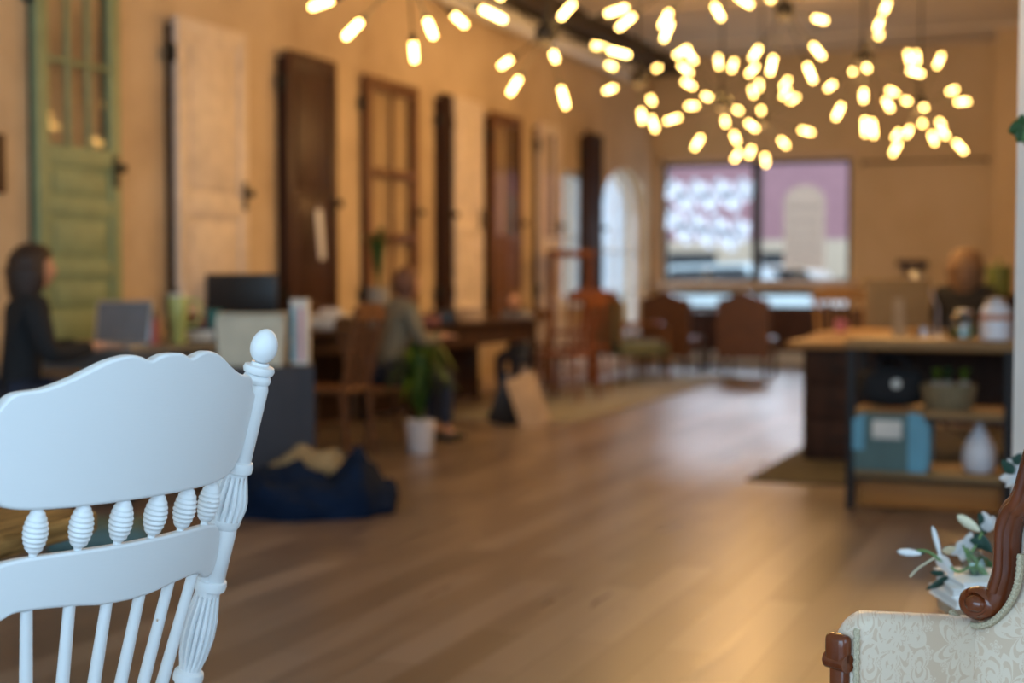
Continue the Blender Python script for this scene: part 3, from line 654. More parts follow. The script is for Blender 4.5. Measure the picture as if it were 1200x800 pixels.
gv = bezier([Vector((SX * s, -.016, z)) for s, z in gp], 8)
gm = MB(); gm.tube(gv, [.0055 + .0013 * (i % 2) for i in range(len(gv))], 8, flat=.8); gm.build('gimp_braid', M['gimp'], arm)
AL = .255
MB().tube([Vector((SX * s, -.028, z)) for s, z in (back_z(1152, 733), back_z(1143, 765), back_z(1138, 805), back_z(1136, 850))], .0022, 8).build('seam_piping', M['tancloth'], arm)
for sgn in (-1, 1):      # arms: padded panel, front post
    xs = SX * -.295 * (1 if sgn < 0 else -1)
    zb1, zf1 = .634, .671
    def prof(k, inset=0.0):
        yb, yf = .05, -AL; cr_ = .048
        o_ = [(yb, .34), (yb, zb1 - .0 - inset)]
        o_ += [(yf + cr_ - cr_ * math.sin(t) + inset, zf1 + .004 - cr_ + cr_ * math.cos(t) - inset) for t in [PI / 2 * j / 8 for j in range(9)]]
        o_ += [(yf + inset, .34)]; return o_
    pm = MB(); bmq = pm.bm; rings = []
    for dx, ins in ((-.026, .012), (-.022, .004), (-.014, 0), (.014, 0), (.022, .004), (.026, .012)):
        rings.append([bmq.verts.new((xs + dx, y, z)) for y, z in prof(0, ins)])
    n_ = len(rings[0])
    for a_, b_ in zip(rings, rings[1:]):
        for k in range(n_): bmq.faces.new((a_[k], a_[(k + 1) % n_], b_[(k + 1) % n_], b_[k]))
    bmq.faces.new(rings[0]); bmq.faces.new(rings[-1]); pm.build('arm_panel', M['damask'], arm)
    po = MB(); po.box(xs - .019, xs + .019, -AL - .022, -AL + .002, .605, .652, .009); po.box(xs - .014, xs + .014, -AL - .015, -AL + .002, .33, .615, .005)
    po.tube([(xs - .019, -AL - .010, .613), (xs + .019, -AL - .010, .613)], .013, 12); po.build('arm_post', M['mahogany'], arm)
    g2 = MB(); g2.tube([(xs + .025 * (1 if xs * SX < 0 else -1) * SX, -AL - .001 + (.002 if k % 2 else 0), .36 + k * .0055) for k in range(56)], .0045, 8); g2.build('gimp_braid', M['gimp'], arm)
sc_ = MB().box(-.26, .26, -.55, .0, .36, .47, .05); sc_.build('seat_cushion', M['damask'], arm)
sr = MB().box(-.30, .30, -.57, .03, .27, .36, .02); sr.build('seat_rail', M['mahogany'], arm)
for x in (-.26, .26):
    for y in (-.53, .0): MB().tube([(x, y, .3), (x * 1.05, y * 1.05, .18), (x, y, .06), (x * 1.08, y * 1.06, 0)], [.035, .028, .016, .02], 12).build('leg', M['mahogany'], arm)

# stool, books, vase with magnolia stems behind the armchair
DF = 2.62; sp = W(1163, DF, 0)
st = thing('small_stool', 'small pale wooden stool hidden mostly behind the damask armchair', 'stool', sp, turn(0)); zst = zat(706, DF)
MB().lathe([(.085, zst - .02), (.09, zst - .017), (.09, zst - .003), (.085, zst)], 32).build('seat', M['floortone'], st)
for k in range(3): a = k * 2.1; MB().tube([(.06 * math.cos(a), .06 * math.sin(a), zst - .02), (.12 * math.cos(a), .12 * math.sin(a), 0)], .012, 10).build('leg', M['floortone'], st)
zz = zst
for k, (w_, hh, rz) in enumerate(((.088, .018, 3), (.083, .018, -4), (.078, .012, 5))):
    bk = thing('book', ['large white book at the bottom of the stack under the magnolias', 'white middle book of the small stack beneath the magnolias', 'thin white book topmost of the small stack beneath the magnolias'][k], 'book', (sp.x, sp.y, zz), turn(rz), 'white books under the magnolias')
    MB().box(-w_, w_, -.07, .07, 0, .002).box(-w_, w_, -.07, .07, hh - .002, hh).box(w_ - .002, w_, -.07, .07, 0, hh).build('cover', M['white'], bk, smooth=False)
    MB().box(-w_ + .004, w_ - .004, -.067, .067, .002, hh - .002).build('pages', M['canvas'], bk, smooth=False); zz += hh
va = thing('vase', 'small clear glass vase holding the magnolia stems on the stacked books', 'vase', W(1146, DF, zz), 0)
MB().lathe([(.016, 0), (.023, .008), (.025, .020), (.019, .034), (.013, .040), (.015, .045), (.013, .044), (.010, .038)], 28).build('body', M['clearglass'], va)
fl = thing('magnolia_stems', 'white magnolia blossoms and buds with green leaves behind the carved armchair', 'flowers', W(1146, DF, zz + .04), 0)
org = fl.location.copy()
def LF(px, py, dD=0.0): D = DF + dD; return W(px, D, zat(py, D)) - org
def petal(name, a, c, wd, m, cup=.3, seg=8, nrm=None):
    a, c = Vector(a), Vector(c); d = c - a; L_ = d.length; t = d.normalized()
    view = nrm or Vector((Fv.x, Fv.y, .25)).normalized(); sd = t.cross(view).normalized(); up = sd.cross(t)
    mb = MB(); rows = []
    for i in range(seg + 1):
        u = i / seg; w = wd * (math.sin(PI * (u ** .8)) ** .75 + (.12 if u < .5 else .02)); row = []
        for j in range(-3, 4):
            v = j / 3; p = a + t * (L_ * u) + sd * (w * v) + up * (cup * wd * (v * v) - cup * .6 * L_ * math.sin(PI * u) * .35); row.append(mb.bm.verts.new(p))
        rows.append(row)
    for i in range(seg):
        for j in range(6): mb.bm.faces.new((rows[i][j], rows[i][j + 1], rows[i + 1][j + 1], rows[i + 1][j]))
    bmesh.ops.solidify(mb.bm, geom=list(mb.bm.faces), thickness=.0012)
    return mb.build(name, m, fl)
def stem(pts, r=.0028, m='stem'): return MB().tube(bezier(pts, 6), r, 8).build('stem', M[m], fl)
stem([(0, 0, -.02), LF(1148, 680), LF(1140, 660), LF(1132, 640)]); stem([(0, 0, -.02), LF(1163, 680), LF(1150, 662), LF(1135, 645)], .0045)
stem([(0, 0, -.02), LF(1128, 672), LF(1112, 662), LF(1100, 655)]); stem([LF(1100, 655), LF(1092, 660), LF(1080, 668), LF(1070, 678)], .0016, 'budcream')
stem([LF(1102, 655), LF(1090, 648), LF(1078, 647)]); stem([(0, 0, -.02), LF(1170, 660, .05), LF(1185, 600, .08), LF(1200, 560, .1)], .003)
stem([LF(1140, 655), LF(1150, 635), LF(1155, 625)])
def budc(a, c, r, m):
    a, c = Vector(a), Vector(c); d = c - a; q_ = d.to_track_quat('Z', 'Y').to_matrix().to_4x4(); L_ = d.length
    MB().lathe([(.002, 0), (r * .55, L_ * .12), (r * .9, L_ * .35), (r, L_ * .6), (r * .75, L_ * .85), (r * .3, L_ * .97), (.0008, L_)], 16, Matrix.Translation(a) @ q_).build('bud', M[m], fl)
budc(LF(1083, 651), LF(1055, 648), .0075, 'petal'); budc(LF(1152, 624), LF(1125, 605), .0095, 'budcream'); budc(LF(1106, 654), LF(1096, 618), .0050, 'petal')
petal('petal', LF(1102, 652), LF(1122, 677), .011, M['petal']); petal('petal', LF(1108, 648), LF(1130, 645), .008, M['budcream'])
for c_, w_ in (((1124, 640), .012), ((1132, 660), .014), ((1150, 640), .013), ((1143, 625), .010), ((1118, 652), .010)): petal('petal', LF(1137, 643), LF(*c_), w_, M['petal'])
petal('petal', LF(1163, 625), LF(1156, 600), .011, M['petal']); petal('petal', LF(1163, 625, .01), LF(1168, 606), .010, M['petal']); petal('petal', LF(1160, 628, .01), LF(1150, 612), .006, M['leafblue'])
petal('leaf', LF(1160, 618), LF(1150, 602), .008, M['leafblue']); petal('leaf', LF(1134, 634), LF(1166, 644), .009, M['leafblue']); petal('leaf', LF(1146, 628), LF(1168, 650), .011, M['leafblue'])
petal('leaf', LF(1143, 662), LF(1151, 688), .008, M['leafblue']); petal('leaf', LF(1117, 678), LF(1090, 694), .0075, M['leafblue'], .5); petal('leaf', LF(1112, 675), LF(1094, 673), .006, M['leafblue'])
petal('leaf', LF(1126, 684), LF(1142, 692), .0075, M['leafblue']); petal('leaf', LF(1150, 692), LF(1168, 680), .008, M['leafblue']); petal('leaf', LF(1079, 648), LF(1088, 651), .004, M['leafblue'])
petal('leaf', LF(1150, 655), LF(1170, 668), .008, M['leaf']); petal('leaf', LF(1160, 690), LF(1158, 668), .006, M['leaf'])
for c_, w_ in (((1174, 562), .012), ((1184, 538), .012), ((1196, 530), .013), ((1182, 572), .009), ((1208, 545), .014)): petal('petal', LF(1198, 560, .1), LF(*c_, .1), w_, M['petal'])
petal('leaf', LF(1192, 556, .09), LF(1176, 540, .09), .010, M['leafblue']); petal('leaf', LF(1192, 545, .08), LF(1201, 532, .08), .010, M['leafblue'])

# trailing plant against the white post
hp = thing('trailing_plant', 'green trailing plant leaves hanging beside the white post at right', 'plant', cw(1.16, 3.05, zat(165, 3.05)), 0)
fl_save, org_save, DF_save = fl, org, DF; fl, org, DF = hp, hp.location.copy(), 3.05
stem([LF(1235, 60), LF(1215, 110), LF(1202, 140), LF(1196, 165)], .003)
for a_, c_, w_ in (((1196, 148), (1179, 156), .014), ((1198, 150), (1190, 168), .014), ((1200, 142), (1188, 144), .012), ((1203, 150), (1200, 172), .014), ((1208, 130), (1200, 120), .01)): petal('leaf', LF(*a_), LF(*c_), w_ * 1.1, M['leaf'])
fl, org, DF = fl_save, org_save, DF_save

# ------------------------------------------------------------------ people
def skin_mesh(verts, edges, radii, sub=1):
    me = bpy.data.meshes.new('tmp'); me.from_pydata([Vector(v) for v in verts], edges, []); o = bpy.data.objects.new('tmp', me); COL.objects.link(o)
    o.modifiers.new('s', 'SKIN'); sv = me.skin_vertices[0].data
    for i, r in enumerate(radii): sv[i].radius = (r, r) if not isinstance(r, tuple) else r; sv[i].use_root = (i == 0)
    ss = o.modifiers.new('u', 'SUBSURF'); ss.levels = sub; ss.render_levels = sub
    dg = bpy.context.evaluated_depsgraph_get(); out = bpy.data.meshes.new_from_object(o.evaluated_get(dg))
    bpy.data.objects.remove(o); bpy.data.meshes.remove(me); return out
def person(label, loc, rz, top, legs, hair, hairlen=.18, hw=1.0, sc=1.0, lean=0.0, headturn=0.0, reach=.34, male=False):
    """seated, facing local +y"""
    t = thing('person', label, 'person', loc, rz); t.scale = (sc, sc, sc)
    ly = lambda z: lean * max(0, z - .5)
    V = [(0, 0, .53), (0, -.01, .68), (0, .0 + ly(.84), .84), (0, ly(.98), .98), (0, .01 + ly(1.07), 1.07), (0, .02 + ly(1.12), 1.12)]
    Rr = [(.14, .11), (.12, .095), (.135, .10), (.12, .085), (.05, .05), (.047, .047)]; E = [(0, 1), (1, 2), (2, 3), (3, 4), (4, 5)]
    topi = [0, 1, 2, 3, 4]; top_e = [(0, 1), (1, 2), (2, 3), (3, 4)]; tv = [V[i] for i in topi]; tr = [Rr[i] for i in topi]; tr[3] = (.145, .105); tr[4] = (.085, .075)
    lv = [(0, 0, .54)]; lr = [(.145, .12)]; le = []
    handverts = []
    for s in (-1, 1):
        b0 = len(V); sh = (s * .165, ly(1.0), 1.0); el = (s * .225, .06 + ly(.9), .76); wr = (s * .12, reach - .06 + ly(.9), .80); ha = (s * .10, reach + ly(.9), .80)
        V += [sh, el, wr, ha]; Rr += [.040, .034, .026, (.034, .014)]; E += [(3, b0), (b0, b0 + 1), (b0 + 1, b0 + 2), (b0 + 2, b0 + 3)]
        for f_ in range(4):
            c0 = len(V); x = s * (.075 + .017 * f_); L_ = (.055, .065, .060, .045)[3 - f_ if s > 0 else 3 - f_]
            V += [(x, reach + .035 + ly(.9), .802), (x, reach + .035 + L_ * .55 + ly(.9), .80), (x, reach + .035 + L_ + ly(.9), .786)]; Rr += [.0095, .0085, .0075]; E += [(b0 + 3, c0), (c0, c0 + 1), (c0 + 1, c0 + 2)]
        c0 = len(V); V += [(s * .065, reach - .01 + ly(.9), .795), (s * .045, reach + .025 + ly(.9), .79)]; Rr += [.012, .009]; E += [(b0 + 3, c0), (c0, c0 + 1)]
        n0 = len(tv); tv += [sh, el, wr]; tr += [.070, .060, .042]; top_e += [(3, n0), (n0, n0 + 1), (n0 + 1, n0 + 2)]
        h0 = len(V); V += [(s * .09, .02, .52), (s * .11, .42, .50), (s * .10, .40, .10), (s * .10, .50, .035)]; Rr += [.085, .058, .038, (.035, .028)]; E += [(0, h0), (h0, h0 + 1), (h0 + 1, h0 + 2), (h0 + 2, h0 + 3)]
        m0 = len(lv); lv += [(s * .09, .02, .53), (s * .11, .42, .51), (s * .10, .40, .12)]; lr += [.095, .070, .052]; le += [(0, m0), (m0, m0 + 1), (m0 + 1, m0 + 2)]
    Rr[1] = (.09, .07); Rr[2] = (.09, .07); Rr[3] = (.075, .055)
    me = skin_mesh(V, E, Rr); bm = bmesh.new(); bm.from_mesh(me)
    hc = Vector((0, .035 + ly(1.2), 1.195)); HM = Matrix.Translation(hc) @ Matrix.Rotation(headturn, 4, 'Z')
    q_ = bmesh.ops.create_uvsphere(bm, u_segments=28, v_segments=22, radius=1)
    for v in q_['verts']:
        x, y, z = v.co; w = .073 * (1 - .18 * max(0, -z)); dpt = .092 * (1 - .10 * max(0, -z) * (1 if y < 0 else .2))
        p = Vector((x * w, y * dpt, z * .112))
        if y > .5:   # face: brow, eye sockets, nose, mouth, chin
            p.y += .020 * math.exp(-(x / .16) ** 2 - ((z + .12) / .16) ** 2); p.y -= .008 * math.exp(-((abs(x) - .38) / .18) ** 2 - ((z - .05) / .12) ** 2)
            p.y += .006 * math.exp(-(x / .3) ** 2 - ((z + .45) / .07) ** 2); p.y += .008 * math.exp(-(x / .3) ** 2 - ((z + .85) / .15) ** 2)
        v.co = HM @ p
    for s in (-1, 1):
        e = bmesh.ops.create_icosphere(bm, subdivisions=2, radius=1)
        for v in e['verts']: v.co = HM @ (Vector((v.co.x * .012, v.co.y * .02, v.co.z * .032)) + Vector((s * .074, -.005, -.005)))
    bm.to_mesh(me); bm.free(); me.materials.clear(); me.materials.append(M['skin'])
    body = bpy.data.objects.new('body', me); COL.objects.link(body); body.parent = t
    rm = body.modifiers.new('r', 'REMESH'); rm.mode = 'VOXEL'; rm.voxel_size = .007; rm.use_smooth_shade = True
    def cloth(name, v, e, r, m):
        x = skin_mesh(v, e, r, 2); x.materials.clear(); x.materials.append(m); o = bpy.data.objects.new(name, x); COL.objects.link(o); o.parent = t
        for p in x.polygons: p.use_smooth = True
        return o
    cloth('sweater', tv, top_e, [tuple(c * 1.07 for c in r) if isinstance(r, tuple) else r for r in tr], M[top]); cloth('trousers', lv, le, lr, M[legs])
    for s in (-1, 1): MB().ball((s * .10, .47, .045), .05, 3, (.9, 2.2, .8)).build('shoe', M['blackplastic'], t)
    hb = MB(); q_ = bmesh.ops.create_uvsphere(hb.bm, u_segments=36, v_segments=28, radius=1); kill = []
    for v in q_['verts']:
        x, y, z = v.co; face = y > .35 and z < .45
        p = Vector((x * .088, y * .104 - .010, z * .118 + .012))
        if z < -.1: drop = hairlen * min(1, (-.1 - z) / .9); p.z -= drop; p.x = x * .092 + math.copysign(.0, x); p.x *= 1.08; p.y = min(p.y, .01) if abs(x) < .75 else min(p.y, .035); p.y -= .012
        if z < -.1: f_ = math.sqrt(max(0.01, 1 - z * z)); p.x = p.x / f_ * max(f_, .78); p.y = -.02 + (p.y + .02) / f_ * max(f_, .62)
        if face: p.y = min(p.y, .055 if abs(x) < .8 else .06); p.y = p.y if z > .3 else min(p.y, .02)
        p += Vector((noise.noise(p * 30) * .006, noise.noise(p * 30 + Vector((5, 0, 0))) * .006, 0)); v.co = HM @ p
    for v in hb.bm.verts: q3 = HM.inverted() @ v.co; q3.x *= hw; q3.y = q3.y * (1 + (hw - 1) * .6) - (hw - 1) * .03; v.co = HM @ q3
    hb.build('hair', M[hair], t)
    return t
person('woman with dark brown hair in a black cardigan, seated facing a laptop at left', W(24, 7.1), turn(-58), 'blackcloth', 'jeans', 'hairdark', .15, 1.25, 1.0, .06, 0.0, .36)
person('seated person with ginger hair in grey-olive shirt and jeans beside the floor plant', W(458, 9.75), turn(-58), 'greyshirt', 'jeans', 'hairred', .02, 1.0, .93, .16, 0, .34, True)
person('seated person in a plain grey shirt bent over the far end of the tables', (-5.15, 12.66, 0), R(180), 'greytee', 'jeans', 'hairlight', .03, 1.0, .78, .25, 0, .30)
person('woman seen from behind with long light brown hair and black sweater at the desk', W(1130, 10.8), turn(-28), 'blackcloth', 'jeans', 'hairlight', .17, 1.42, 1.04, .05, 0, .34)

# ------------------------------------------------------------------ furniture kit
def wood_table(name, label, cat, x0, x1, y0, y1, z, mt, ml, ap=.08, panel=None):
    t = thing(name, label, cat, ((x0 + x1) / 2, (y0 + y1) / 2, 0)); a, c = (x1 - x0) / 2, (y1 - y0) / 2
    MB().box(-a, a, -c, c, z - .035, z, .006).build('tabletop', M[mt], t)
    MB().box(-a + .05, a - .05, -c + .05, c - .05, z - .035 - ap, z - .035).build('apron', M[ml], t, smooth=False)
    for x in (-a + .06, a - .06):
        for y in (-c + .06, c - .06): MB().box(x - .025, x + .025, y - .025, y + .025, 0, z - .04, .004).build('leg', M[ml], t)
    if panel: MB().box(-a + .06, -a + .08, -c + .08, c - .08, .04, z - .1).build('modesty_panel', M[ml], t, smooth=False)
    return t
def spindle_chair(label, loc, rz, m, sc=1.0, group=None):
    t = thing('wooden_chair', label, 'chair', loc, rz, group); t.scale = (sc,) * 3
    MB().box(-.21, .21, -.21, .21, .42, .455, .015).build('seat', M[m], t)
    for x in (-.18, .18):
        MB().tube([(x, .18, .43), (x * 1.12, .22, 0)], [.018, .014], 10).build('leg', M[m], t); MB().tube([(x, -.18, .43), (x * 1.12, -.24, 0)], [.018, .014], 10).build('leg', M[m], t)
        MB().tube([(x, -.19, .45), (x * 1.05, -.24, .70), (x * 1.1, -.30, .96)], .016, 10).build('back_post', M[m], t)
    MB().prism([(-.22, .88), (.22, .88), (.22, .95), (.1, .99), (-.1, .99), (-.22, .95)], -.305, -.28).build('top_rail', M[m], t)
    for k in range(5): MB().tube([(-.13 + .065 * k, -.195, .45), (-.14 + .07 * k, -.285, .89)], .008, 8).build('back_spindle', M[m], t)
    MB().tube([(-.19, .0, .22), (.19, .0, .22)], .010, 8).build('stretcher', M[m], t)
    return t
# desks along the left wall
wood_table('office_desk', 'grey desk at the left under the green door, holding the laptop', 'desk', -5.55, -4.72, 6.15, 7.62, .765, 'grey', 'grey')
wood_table('work_table', 'dark table below the brown doors with black underframe', 'table', -5.55, -4.85, 7.95, 9.9, .775, 'darkwood', 'darkwood', .12, True)
wood_table('work_table', 'long dark wooden table right of the seated person in olive shirt', 'table', -5.5, -4.8, 10.0, 12.3, .775, 'darkwood', 'darkwood', .16, True)
DZ = .765
# laptop
lp = thing('laptop', 'open laptop with a grey screen facing the dark-haired woman', 'laptop', (-5.06, 6.42, DZ), R(176))
MB().box(-.17, .17, -.12, .12, 0, .014, .004).build('keyboard_base', M['silver'], lp)
scm = Matrix.Translation((0, -.0, .012)) @ Matrix.Translation((0, .12, 0)) @ Matrix.Rotation(R(-12), 4, 'X')
lp.rotation_euler = (0, 0, R(12))
MB().box(-.17, .17, 0, .008, 0, .25, .003, scm).build('lid', M['silver'], lp); MB().box(-.155, .155, -.003, 0, .015, .235, 0, scm).build('screen', M['screen'], lp, smooth=False)
# tumbler
tu = thing('tumbler', 'tall pale green tumbler with a loop handle on the grey desk', 'cup', (-4.98, 6.93, DZ), turn(0))
MB().lathe([(.040, 0), (.043, .01), (.047, .12), (.056, .14), (.060, .27), (.058, .275)], 28).build('body', M['lime'], tu)
MB().lathe([(.060, .275), (.061, .285), (.055, .292), (.01, .295)], 28).build('lid', M['canvas'], tu); MB().tube([(.02, 0, .29), (.03, 0, .36)], .004, 8).build('straw', M['canvas'], tu)
MB().tube(bezier([(.055, 0, .25), (.11, 0, .25), (.125, 0, .2), (.11, 0, .12), (.05, 0, .10)], 6), .010, 10).build('handle', M['lime'], tu)
def book(label, loc, rz, w, h, d, m):
    t = thing('book', label, 'book', loc, rz, 'standing books on the grey desk')
    MB().box(-w / 2, -w / 2 + .003, -d / 2, d / 2, 0, h).box(w / 2 - .003, w / 2, -d / 2, d / 2, 0, h).box(-w / 2, w / 2, -d / 2 - .003, -d / 2, 0, h).build('cover', M[m], t, smooth=False)
    MB().box(-w / 2 + .003, w / 2 - .003, -d / 2, d / 2 - .004, .004, h - .004).build('pages', M['canvas'], t, smooth=False)
for lab, px, D, w, h, m in (('teal book standing right beside the laptop', 161, 8.35, .10, .24, 'teal'), ('pink book standing in front of the teal book', 160, 8.1, .07, .13, 'pink'), ('slate grey book between the teal book and tumbler', 176, 8.3, .05, .19, 'slate'), ('lilac-pink slim book left of the tumbler', 181, 8.2, .03, .15, 'pink')):
    book(lab, W(px, D, DZ), turn(4), w, h, .15, m)
tv = thing('computer_monitor', 'black monitor on the dark table left of the brown door', 'monitor', W(281, 9.6, .775), turn(-12))
MB().box(-.27, .27, -.015, .02, .09, .40, .006).build('screen', M['blackplastic'], tv); MB().box(-.03, .03, .02, .04, 0, .25).box(-.1, .1, -.06, .08, 0, .012, .003).build('stand', M['blackplastic'], tv)
jb = thing('desk_organiser', 'dark desk organiser filled with red and teal papers near the tumbler', 'organiser', W(238, 8.55, DZ), turn(0))
MB().box(-.11, .11, -.08, .08, 0, .09, .004).build('body', M['blackplastic'], jb); MB().box(-.10, .02, -.07, .0, .09, .17, .003).build('papers', M['red'], jb); MB().box(.0, .10, .0, .06, .09, .19, .003).build('folder', M['teal'], jb); MB().box(-.09, .08, -.085, -.08, .01, .07).build('label_strip', M['pale'], jb)
pr = thing('desk_tray', 'long black tray lying on the grey desk before the black monitor', 'tray', W(272, 8.85, DZ + .0), turn(0))
MB().box(-.13, .13, -.09, .09, 0, .16, .01).build('body', M['blackplastic'], pr); MB().box(-.10, .10, -.1, -.09, .05, .11, .003).build('front_panel', M['slate'], pr)
# cabinet with bin and carton
cb = thing('pedestal_cabinet', 'slate grey pedestal cabinet behind the chair finial', 'cabinet', W(316, 7.35), turn(8))
MB().box(-.19, .22, -.02, .5, 0, .69, .006).build('body', M['slate'], cb)
for z0, z1 in ((.04, .24), (.26, .45), (.47, .66)):
    dr = MB().box(-.205, -.19, .02, .46, z0, z1, .003).build('drawer', M['navy'], cb); MB().tube([(-.215, .18, z1 - .04), (-.215, .3, z1 - .04)], .006, 8).build('handle', M['dark'], dr)
MB().box(.16, .225, -.03, -.02, .0, .69).build('trim_strip', M['slate'], cb)
bn = thing('storage_bin', 'cream rounded storage bin on the slate grey cabinet', 'bin', W(300, 7.5, .69), turn(0))
MB().prism([(-.17, 0), (.15, 0), (.17, .24), (.13, .275), (-.16, .275), (-.19, .24)], -.13, .13).build('body', M['creamplastic'], bn); MB().box(-.18, .17, -.14, .14, .255, .275, .008).build('lid', M['creamplastic'], bn)
ct = thing('carton', 'tall carton with pastel stripes beside the cream storage bin', 'carton', W(352, 7.55, .69), turn(0))
MB().box(-.045, .045, -.05, .05, 0, .33, .003).build('body', M['pale'], ct); MB().box(-.046, -.02, -.052, -.05, .02, .30).build('stripe', M['blue'], ct); MB().box(.0, .02, -.052, -.05, .02, .30).build('stripe', M['pink'], ct); MB().box(-.047, .047, -.053, .053, .33, .345, .004).build('lid', M['pale'], ct)
# navy coat heap and tan bag
hp_ = MB(); q_ = bmesh.ops.create_uvsphere(hp_.bm, u_segments=64, v_segments=32, radius=1)
for v in q_['verts']:
    x, y, z = v.co; n_ = noise.noise(Vector((x * 2.2, y * 2.2, z * 2))) ; n2 = abs(noise.noise(Vector((x * 5, y * 5, z * 4 + 3))))
    hgt = .13 + .13 * math.exp(-((x - .62) / .28) ** 2) + .10 * math.exp(-((x + .55) / .4) ** 2)
    v.co = Vector((x * .40 * (1 + .12 * n_), y * .30 * (1 + .15 * n_), max(0, (z * hgt) * (1 + .5 * n_) + .035 * n2 * 2 + .03)))
cg = G(372, 602); hp_o = hp_.build('coat', M['navy'], None, (cg.x, cg.y, 0), turn(8)); tag(hp_o, 'crumpled navy blue coat heaped on the wooden floor', 'coat')
hp_o.location = W(368, 6.95)
tg_ = MB(); q_ = bmesh.ops.create_uvsphere(tg_.bm, u_segments=32, v_segments=20, radius=1)
for v in q_['verts']:
    x, y, z = v.co; n_ = noise.noise(Vector((x * 2.5, y * 2.5, z * 2.5 + 7))); v.co = Vector((x * .19 * (1 + .3 * n_), y * .1, max(-.12, z * .12 * (1 + .4 * n_))))
o = tg_.build('cloth_bag', M['tancloth'], None, W(362, 7.12, .17), turn(0)); tag(o, 'limp tan cloth bag lying behind the navy coat', 'bag')
# objects on the dark tables
pk = thing('tissue_carton', 'white carton lying on the dark table below the brown door', 'carton', W(387, 10.3, .775), turn(-10))
MB().box(-.15, .15, -.1, .1, 0, .11, .02).build('body', M['pale'], pk); MB().box(-.07, .09, -.05, .05, .11, .15, .02).build('paper_pile', M['canvas'], pk)
def leafy(o, n, base, spread, h, m, wd, seed, droop=.4):
    random.seed(seed)
    for k in range(n):
        a = random.uniform(0, 2 * PI); r = spread * random.uniform(.3, 1); hh = h * random.uniform(.6, 1)
        p0 = Vector(base); p1 = p0 + Vector((math.cos(a) * r * .4, math.sin(a) * r * .4, hh)); p2 = p0 + Vector((math.cos(a) * r, math.sin(a) * r, hh * (1 - droop * random.uniform(.3, 1))))
        P = bezier([p0, p1, p2], 5); sd = Vector((-math.sin(a), math.cos(a), 0)); mb = MB(); pr_ = None
        for i, p in enumerate(P):
            w = wd * math.sin(PI * (.12 + .88 * i / (len(P) - 1))) + .002; row = [mb.bm.verts.new(p - sd * w), mb.bm.verts.new(p + Vector((0, 0, -w * .3))), mb.bm.verts.new(p + sd * w)]
            if pr_: mb.bm.faces.new((pr_[0], pr_[1], row[1], row[0])); mb.bm.faces.new((pr_[1], pr_[2], row[2], row[1]))
            pr_ = row
        bmesh.ops.solidify(mb.bm, geom=list(mb.bm.faces), thickness=.002)
        mb.build('leaf', M[m if not isinstance(m, tuple) else m[k % len(m)]], o)
sn = thing('spiky_plant', 'spiky-leaved plant in a tall grey pot on the dark table', 'plant', W(444, 10.6, .775), 0)
MB().lathe([(.07, 0), (.08, .02), (.085, .30), (.075, .30), (.07, .27)], 24).build('pot', M['potgrey'], sn); leafy(sn, 12, (0, 0, .27), .22, .46, 'leaf', .012, 3, .1)
fp_ = thing('potted_plant', 'arching green plant in a white pot on the floor before the tables', 'plant', W(492, 9.3), 0)
MB().lathe([(.075, 0), (.08, .01), (.10, .21), (.093, .215), (.085, .19)], 28).build('pot', M['potwhite'], fp_); leafy(fp_, 38, (0, 0, .19), .30, .52, ('leaf', 'leaf', 'leaf', 'leaflime'), .022, 5, .55); leafy(fp_, 4, (-.05, 0, .3), .16, .45, 'leaflime', .03, 6, .2)
for lab, px, D, m, r in (('small red-brown box on the long dark table beside the olive shirt', 502, 10.9, 'red', .06), ('black case on the long dark table next to the red-brown box', 520, 11.4, 'blackplastic', .07), ('tan parcel on the long dark table near the grey-shirted person', 552, 12.1, 'board', .07)):
    o = thing('box', lab, 'box', W(px, D, .775), turn(10)); MB().box(-r * 1.4, r * 1.4, -r, r, 0, r * 1.4, .01).build('body', M[m], o); MB().box(-r * 1.45, r * 1.45, -r * 1.05, r * 1.05, r * 1.4, r * 1.6, .005).build('lid', M[m], o)
# seats tucked at the dark tables
spindle_chair('brown wooden chair half under the dark table behind the cabinet', W(385, 9.1), turn(70), 'brownwood')
spindle_chair('brown wooden chair supporting the person in the olive shirt', W(449, 9.62), turn(-60), 'brownwood', .9)
spindle_chair('dark brown chair beneath the person in the plain grey shirt', (-5.15, 12.74, 0), R(180), 'brownwood', .85)
spindle_chair('dark chair at the left supporting the dark-haired woman', W(27, 7.1), turn(-66), 'brownwood', 1.02)
spindle_chair('reddish wooden chair in front of the first side window, facing left', W(664, 13.2), turn(60), 'redwood', 1.0)
spindle_chair('reddish wooden chair facing away from camera, left of sage armchair', W(684, 14.2), turn(10), 'redwood', 1.05)
spindle_chair('brown wooden chair beside the long dark table past the A-frame sign', W(618, 14.9), turn(-80), 'brownwood', 1.0)
sh = thing('tall_plant_stand', 'tall reddish wooden stand with open legs before the side windows', 'stand', W(668, 15.2), turn(5))
MB().box(-.24, .24, -.17, .17, 1.36, 1.44, .01).build('top', M['redwood'], sh); MB().box(-.22, .22, -.15, .15, .55, .58).build('shelf', M['redwood'], sh)
for x in (-.2, .2):
    for y in (-.13, .13): MB().tube([(x, y, 1.37), (x * 1.05, y, 0)], .022, 10).build('leg', M['redwood'], sh)
# sandwich board
sb = thing('sandwich_board', 'small A-frame sandwich board, kraft front and black rear, on the floor', 'sign', W(606, 10.9), turn(-12))
MB().box(-.13, .13, -.008, .008, 0, .42, .004, Matrix.Translation((.16, 0, 0)) @ Matrix.Rotation(R(-20), 4, 'Y') @ Matrix.Rotation(R(38), 4, 'Z')).build('front_board', M['board'], sb)
MB().box(-.12, .12, -.008, .008, 0, .41, .004, Matrix.Translation((-.15, .08, 0)) @ Matrix.Rotation(R(22), 4, 'Y') @ Matrix.Rotation(R(20), 4, 'Z')).build('rear_board', M['blackplastic'], sb)
